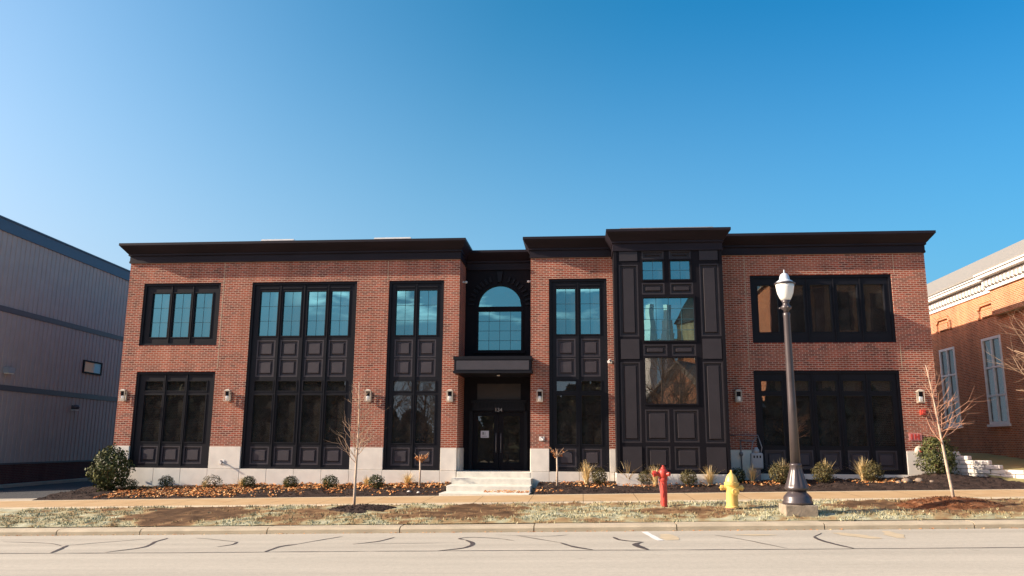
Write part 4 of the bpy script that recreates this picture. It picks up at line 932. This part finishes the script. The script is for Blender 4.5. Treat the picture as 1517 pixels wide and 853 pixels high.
def topiary(loc, h, l, seed, n=90, wide=.27):
    rng = random.Random(seed); t = empty('grafted_tree', loc); b = MB(); b.tube([(0, 0, -.08), (.01, 0, h*.45), (0, 0, h*.8)], [.035, .03, .026], 8); b.build('trunk', M['bark'], t, smooth=True); b = MB(); lv = MB()
    for k in range(11):
        a = rng.random()*6.283; d = Vector((math.cos(a)*.8, math.sin(a)*.8, rng.uniform(.5, 1.1))); p = Vector((0, 0, h*.76)); q = p+d.normalized()*wide*rng.uniform(1.0, 1.6)
        b.tube([p, (p+q)/2+Vector((0, 0, .02)), q], [.012, .008, .004], 5)
        for j in range(n//11): f = rng.uniform(.25, .8); lv.leaf(p.lerp(q, f)+Vector((rng.uniform(-.05, .05), rng.uniform(-.05, .05), rng.uniform(-.08, .04))), Vector((rng.uniform(-1, 1), rng.uniform(-1, 1), .4)), .075)
    b.build('branches', M['twig'], t); lv.build('leaves', M['orangeleaf'], t, tone=True); return tag(t, l, 'tree', 'small grafted trees beside the entrance')
topiary((-5.38, -1.2, H(-5.38, -1.2)+.03), 1.12, 'small straight stemmed tree with orange leafy head left of the steps', 3, 150)
topiary((-.84, -1.3, H(-.84, -1.3)+.03), 1.22, 'small straight stemmed tree with sparse tan head right of the steps', 8, 60, .3)
sapling('bare_tree', (15.6, -1.6, 1.0), (.3, 0, 5.6), .32, .98, .09, 46, 2.1, M['bark'], M['twig'], 'bare twiggy tree at the right edge in front of the brick hall', 'tree', 21, Vector((-.75, 0, 0)), .5, 2)

# leaf litter, mulch chips and stones
b = MB()
for i in range(9000):
    x = rnd.uniform(-15.6, -4.5); y = rnd.uniform(-2.85, -.08)
    dens = .9 if x < -11 else (.95 if y > -1.5 else .25)
    if x > -5.6: dens *= .5
    if fbm(x*1.2, y*1.6, 11)*.9+.5 > dens+.25 or rnd.random() > dens: continue
    b.leaf((x, y, H(x, y)+bedbump(x, y)+rnd.uniform(.005, .05)), Vector((rnd.uniform(-.8, .8), rnd.uniform(-1, .6), 1)), rnd.uniform(.05, .11), .7)
for i in range(1300):
    x, y = rnd.choice([(-.3, -.5), (.5, -1.2), (2.2, -1.4), (3.9, -1.3), (5.7, -1.0), (6.2, -1.4), (9.0, -1.2), (9.8, -1.2), (1.6, -1.2), (-1.3, -2.4)]); x += rnd.gauss(0, .45); y += rnd.gauss(0, .3)
    if not (-1.45 < x < 12 and -2.9 < y < -.1) or (1.05 < x < 4.9 and y > -.95): continue
    b.leaf((x, y, H(x, y)+bedbump(x, y)+rnd.uniform(.0, .03)), Vector((rnd.uniform(-.8, .8), rnd.uniform(-1, .6), 1)), rnd.uniform(.04, .09), .7)
for i in range(160): # blown on to the lowest step and slab
    x = rnd.uniform(-3.1, -1.7); y = rnd.uniform(-2.5, -2.02); b.leaf((x, y, .385+rnd.random()*.05*(1 if y > -2.2 else .3)), Vector((rnd.uniform(-.6, .6), -.6, 1)), rnd.uniform(.04, .08), .7)
for i in range(220): # gutter and verge
    x = rnd.uniform(-14, 12); y = -9.56-abs(rnd.gauss(0, .06)); b.leaf((x, y, H(x, y)+.012), Vector((rnd.uniform(-.5, .5), -.3, 1)), rnd.uniform(.03, .06), .7)
tag(b.build('fallen_leaves', M['leaf_litter'], tone=True), 'orange brown fallen leaves scattered over the mulch beds', 'leaf litter', kind='stuff')
b = MB()
for i in range(9000):
    x = rnd.choice([rnd.uniform(-17.5, -4.5), rnd.uniform(-1.45, 12.8)]); y = rnd.uniform(-2.95, -.1)
    if 1.05 < x < 4.9 and y > -.95: continue
    b.leaf((x, y, H(x, y)+bedbump(x, y)-max(0, (1-abs(x-4)/9))*(.05 if x > -2 else 0)+.20*math.exp(-((x-11.5)/.8)**2-((y+.9)/.9)**2)+rnd.uniform(.0, .03)), Vector((rnd.uniform(-1, 1), rnd.uniform(-1, 1), 1)), rnd.uniform(.03, .09), .3)
tag(b.build('mulch_chips', M['mulch'], tone=True), 'dark bark mulch chips loose over the planting beds', 'mulch', kind='stuff')
def rock(name, x, y, r, l, g, m, seed):
    b = MB(); bm = bmesh.new(); bmesh.ops.create_icosphere(bm, subdivisions=2, radius=r)
    for v in bm.verts: v.co *= 1+.35*noise.noise(v.co*2/r*.6+Vector((seed, 0, 0))); v.co.z *= .65
    me = bpy.data.meshes.new(name); bm.to_mesh(me); bm.free(); me.materials.append(m); me.polygons.foreach_set('use_smooth', [True]*len(me.polygons)); o = bpy.data.objects.new(name, me); col.objects.link(o); o.location = (x, y, H(x, y)+r*.3+.03); return tag(o, l, 'rock', g)
for i, (x, y, r, l) in enumerate(((9.75, -1.6, .10, 'tan rock in the mulch nearest the olive shrub by the right pier'), (10.1, -1.3, .14, 'largest tan rock in the row below the right stone pier'), (10.5, -1.25, .13, 'tan rock between largest rock and the mulch mound'), (10.75, -1.55, .09, 'small tan rock at the foot of the mulch mound'))): rock('rock', x, y, r, l, 'tan rocks below the right pier', M['rock'], i*3)
for i, (x, y, r, l) in enumerate(((-5.75, -2.55, .055, 'small pale stone in the mulch left of the steps, leftmost of three'), (-5.45, -2.5, .075, 'largest pale stone in the mulch left of the steps'), (-5.12, -2.6, .055, 'small pale stone in the mulch nearest the steps'))): rock('stone', x, y, r, l, 'pale stones left of the steps', M['whiteblock'], 20+i*3)

# ------------------------------------------------------------------ street furniture
# acorn street lamp
lx, ly = 4.93, -8.45; lz = H(lx, ly); z_ = lambda z: z-lz
sl_ = empty('street_lamp', (lx, ly, lz)); tag(sl_, 'tall dark street lamp with white acorn globe on a concrete block', 'street lamp')
b = MB(); b.box(-.36, .36, -.34, .34, -.3, .27); o = bevel(b.build('concrete_block', M['block'], sl_), .02); 
b = MB(); b.lathe([(.34, .27), (.34, .33), (.31, .36), (.315, .42), (.29, .46), (.25, .50), (.21, .54), (.20, .57)], 32); b.build('base_casting', M['lamp_metal'], sl_, smooth=True)
b = MB(); b.lathe([(.20, .57), (.265, .60), (.275, .64), (.26, .68), (.235, .74), (.185, .90), (.15, 1.02), (.125, 1.12), (.135, 1.14), (.135, 1.17), (.115, 1.19)], 48, flute=lambda i, k: -.07 if (3 <= i <= 7 and k % 6 in (0, 1)) else 0); b.build('fluted_skirt', M['lamp_metal'], sl_, smooth=True)
b = MB(); b.lathe([(.112, 1.19), (.095, 2.6), (.078, 4.62), (.085, 4.66), (.085, 4.72), (.07, 4.74)], 20); b.build('shaft', M['lamp_metal'], sl_, smooth=True)
b = MB(); b.lathe([(.06, 4.74), (.065, 4.80), (.12, 4.84), (.125, 4.88), (.075, 4.93), (.08, 4.98), (.11, 5.04)], 20)
for a in (0.6, 2.7, 4.8): b.tube([(.10*math.cos(a), .10*math.sin(a), 4.86), (.17*math.cos(a), .17*math.sin(a), 4.86)], .02, 6)
b.build('capital', M['lamp_metal'], sl_, smooth=True)
b = MB(); b.lathe([(.095, 5.03), (.14, 5.10), (.188, 5.22), (.212, 5.36), (.218, 5.44)], 28, flute=lambda i, k: .012*math.cos(k*math.pi)); b.build('globe', M['globe'], sl_, smooth=True)
b = MB(); b.lathe([(.22, 5.43), (.246, 5.44), (.246, 5.465), (.222, 5.475)], 28); b.build('ring', M['lamp_metal'], sl_, smooth=True)
b = MB(); b.lathe([(.215, 5.475), (.17, 5.52), (.125, 5.545), (.118, 5.60), (.095, 5.67), (.05, 5.71), (.015, 5.72), (.012, 5.80)], 28); b.build('dome', M['dome'], sl_, smooth=True)
# yellow hydrant
hx, hy = 3.60, -7.6; t = empty('fire_hydrant', (hx, hy, H(hx, hy)+.02)); tag(t, 'yellow fire hydrant with pointed bonnet standing on the grass strip', 'fire hydrant')
b = MB(); b.lathe([(.19, -.12), (.19, .045), (.17, .06)], 24); b.build('base_flange', M['rust'], t, smooth=False)
b = MB(); b.lathe([(.165, .06), (.165, .09), (.140, .11), (.138, .52), (.145, .54), (.145, .57), (.165, .58), (.175, .60), (.175, .635)], 28); autosmooth(b.build('barrel', M['yellow'], t))
b = MB(); b.lathe([(.175, .636), (.175, .66), (.15, .67), (.145, .70), (.125, .77), (.085, .84), (.05, .87), (.045, .885)], 28); b.lathe([(.032, .885), (.026, .945), (.012, .95)], 5); autosmooth(b.build('bonnet', M['yellow'], t))
for sgn in (-1, 1):
    b = MB(); b.tube([(sgn*.12, 0, .53), (sgn*.22, 0, .53)], .055, 14); b.tube([(sgn*.22, 0, .53), (sgn*.265, 0, .53)], .066, 8); b.tube([(sgn*.26, 0, .53), (sgn*.295, 0, .53)], .02, 5); b.build('side_cap', M['yellow'], t)
b = MB(); b.tube([(.04, -.12, .45), (.05, -.20, .45)], .075, 14); b.tube([(.05, -.20, .45), (.055, -.24, .45)], .088, 8); b.tube([(.055, -.24, .45), (.056, -.27, .45)], .022, 5); b.build('front_cap', M['yellow'], t)
b = MB()
for k in range(8): a = k*math.pi/4; b.lathe([(.014, .636), (.014, .675)], 6, (.16*math.cos(a), .16*math.sin(a), 0))
b.build('flange_bolt', M['rust'], t)
# red standpipe
rx_, ry_ = 2.02, -7.05; t = empty('red_standpipe', (rx_, ry_, H(rx_, ry_))); tag(t, 'red fire standpipe with side outlet standing on the grass strip', 'standpipe')
b = MB(); b.lathe([(.085, -.1), (.085, .66), (.10, .67), (.105, .70), (.10, .74), (.09, .75)], 24); autosmooth(b.build('pipe', M['red'], t))
b = MB(); b.lathe([(.095, .75), (.115, .78), (.115, .90), (.10, .93), (.075, .96), (.06, .965), (.055, 1.0), (.03, 1.01), (.03, 1.05), (.01, 1.055)], 20); autosmooth(b.build('head', M['red'], t))
b = MB(); b.tube([(-.06, -.02, .82), (-.15, -.03, .85), (-.20, -.04, .85)], [.06, .055, .05], 14); b.tube([(-.19, -.04, .85), (-.26, -.05, .84)], .075, 14); b.tube([(-.26, -.05, .84), (-.29, -.05, .84)], .025, 6); b.build('outlet', M['red'], t)
b = MB(); b.tube([(.08, -.06, .84), (.125, -.10, .84)], .045, 12); b.tube([(.12, -.095, .84), (.145, -.115, .84)], .052, 8); b.build('outlet', M['red'], t)
b = MB(); b.tube([(-.14, -.05, .80), (-.12, -.10, .62), (-.10, -.11, .45), (-.09, -.09, .3)], .008, 5); b.build('chain', M['pinkplate'], t)

# ------------------------------------------------------------------ across the street: what the glass mirrors
o_ = MB()
belt = [(-66+k*1.45, rnd.uniform(10, 12.5)) for k in range(28)]+[(-26+k*2.6, rnd.uniform(4.2, 5.5)) for k in range(6)]+[(-9.5+k*1.6, rnd.uniform(7.5, 9.0)) for k in range(10)]+[(15+k*2.0, rnd.uniform(6.0, 8.0)) for k in range(16)]
for cx, h in belt:
    cx += rnd.uniform(-.6, .6); cy = -58-rnd.random()*5
    for i in range(700):
        z = .02+.98*rnd.random()**1.0; rr = (1.10-z**2.2)*2.3*rnd.uniform(.3, 1); a = rnd.random()*6.283
        o_.leaf((cx+rr*math.cos(a), cy+rr*math.sin(a), z*h), Vector((rnd.uniform(-1, 1), rnd.uniform(-1, 1), rnd.uniform(-.3, 1))), rnd.uniform(.7, 1.5), .8)
tag(o_.build('distant_evergreens', M['evergreen'], tone=True), 'dark belt of evergreens across the street, mirrored in the lower windows', 'trees', kind='stuff')
for i, (x, y, h) in enumerate(((-20.5, -55, 10.5), (-17.2, -57, 9.5), (-14.5, -54, 9), (6.6, -44, 9.5), (8.4, -46, 8.5))):
    sapling('street_tree', (x, y, H(x, y)), (.4, 0, h), .2, .98, .22, 34, 3.4, M['rust'], M['rust'], ('bare tree across the road beside the evergreens', 'bare tree across the road, middle of the three by the evergreens', 'bare tree across the road nearest the entrance doors in the glass', 'bare tree in front of the gabled house across the street', 'smaller bare tree beside the gabled house across the street')[i], 'tree', 40+i, Vector((0, 0, 0)), .7, 2)
def hall(loc, w, dp, hw, hr, rz, wm, l):
    t = empty('hall_across_street', loc); t.rotation_euler = (0, 0, rz); b = MB(); b.box(-w/2, w/2, -dp, 0, -1, hw)
    b.add([(-w/2, 0, hw), (w/2, 0, hw), (0, 0, hr)], [(0, 1, 2)]); b.add([(-w/2, -dp, hw), (w/2, -dp, hw), (0, -dp, hr)], [(0, 2, 1)]); b.build('wall', wm, t); b = MB()
    b.hexa([(-w/2-.4, .4, hw-.2), (-w/2-.4, -dp-.4, hw-.2), (0, -dp-.4, hr+.1), (0, .4, hr+.1)], [(-w/2-.4, .4, hw), (-w/2-.4, -dp-.4, hw), (0, -dp-.4, hr+.35), (0, .4, hr+.35)])
    b.hexa([(w/2+.4, .4, hw-.2), (w/2+.4, -dp-.4, hw-.2), (0, -dp-.4, hr+.1), (0, .4, hr+.1)], [(w/2+.4, .4, hw), (w/2+.4, -dp-.4, hw), (0, -dp-.4, hr+.35), (0, .4, hr+.35)])
    fixnormals(b.build('roof', M['grey_roof'], t)); b = MB()
    for k in range(5):
        x = -w/2+w*(k+.5)/5; ww = w*.05
        for z0 in ([2] if hw < 8 else [3, 9.5, 14.5]):
            b = MB(); b.box(x-ww, x+ww, -.05, .06, z0, z0+hw*.17+1); wf = b.build('window', M['white'] if hw < 8 else M['dark_brick'], t); b = MB(); b.box(x-ww*.8, x+ww*.8, .062, .07, z0+.15, z0+hw*.17+.85); b.build('pane', M['black'], wf)
    if hw < 8:
        b = MB()
        for sg in (-1, 1): b.hexa([(sg*w/2, .0, hw-.45), (sg*w/2, .12, hw-.45), (0, .12, hr-.45), (0, .0, hr-.45)], [(sg*w/2, .0, hw), (sg*w/2, .12, hw), (0, .12, hr), (0, .0, hr)])
        b.box(-w/2, w/2, .001, .1, hw-.5, hw-.25); fixnormals(b.build('rake_trim', M['grey_roof'], t))
        b = MB(); b.box(-.55, .55, -.02, .08, hw+.6, hw+2.0); wf = b.build('window', M['dark_brick'], t); b = MB(); b.box(-.42, -.04, .081, .09, hw+.75, hw+1.85); b.box(.04, .42, .081, .09, hw+.75, hw+1.85); b.build('pane', M['black'], wf)
    if hw > 8:
        b = MB()
        for k in range(6): x = -w/2+w*k/5; b.box(x-.5, x+.5, .0, .5, -1, hw-.3)
        b.box(-w/2, w/2, .001, .4, 12.6, 13.2); b.build('pilaster', M['dark_brick'], t); return tag(t, l, 'building')
hall((35, -66, 0), 26, 26, 21, 26, 0, M['orange_brick'], 'large brick church across the street, mirrored in the upper right windows')
hall((9.3, -52, 0), 7.5, 10, 6.0, 9.6, R(38), M['orange_brick'], 'small gabled brick house across the street, mirrored in the projecting bay')
t = empty('white_portico', (8.2, -62, 0)); tag(t, 'white columned portico across the street, mirrored in the upper bay window', 'portico')
for x in (-.75, 1.15):
    b = MB(); b.box(-.50, .50, -.50, .50, -1, 14.0); b.box(-.42, .42, -.42, .42, 14.0, 15.6); b.box(-.30, .30, -.30, .30, 15.6, 17.2); o = b.build('column', M['white'], t); o.location = (x, 0, 0); o.rotation_euler = (0, 0, R(52))
b = MB(); b.box(-3, 3.5, -1, -.62, 13.2, 13.5); b.build('balcony_rail', M['white'], t)
t = empty('brick_tower', (11.0, -60.5, 0)); t.rotation_euler = (0, 0, R(48)); tag(t, 'tall brick tower across the street, mirrored at right of the bay window', 'tower')
b = MB(); b.box(-1.1, 3.0, -4.5, 0, -1, 15); b.build('wall', M['orange_brick'], t); b = MB(); b.hexa([(-1.3, -4.7, 15), (3.2, -4.7, 15), (3.2, .2, 15), (-1.3, .2, 15)], [(.5, -2.4, 20), (1.2, -2.4, 20), (1.2, -2.1, 20), (.5, -2.1, 20)]); b.build('roof', M['black'], t)
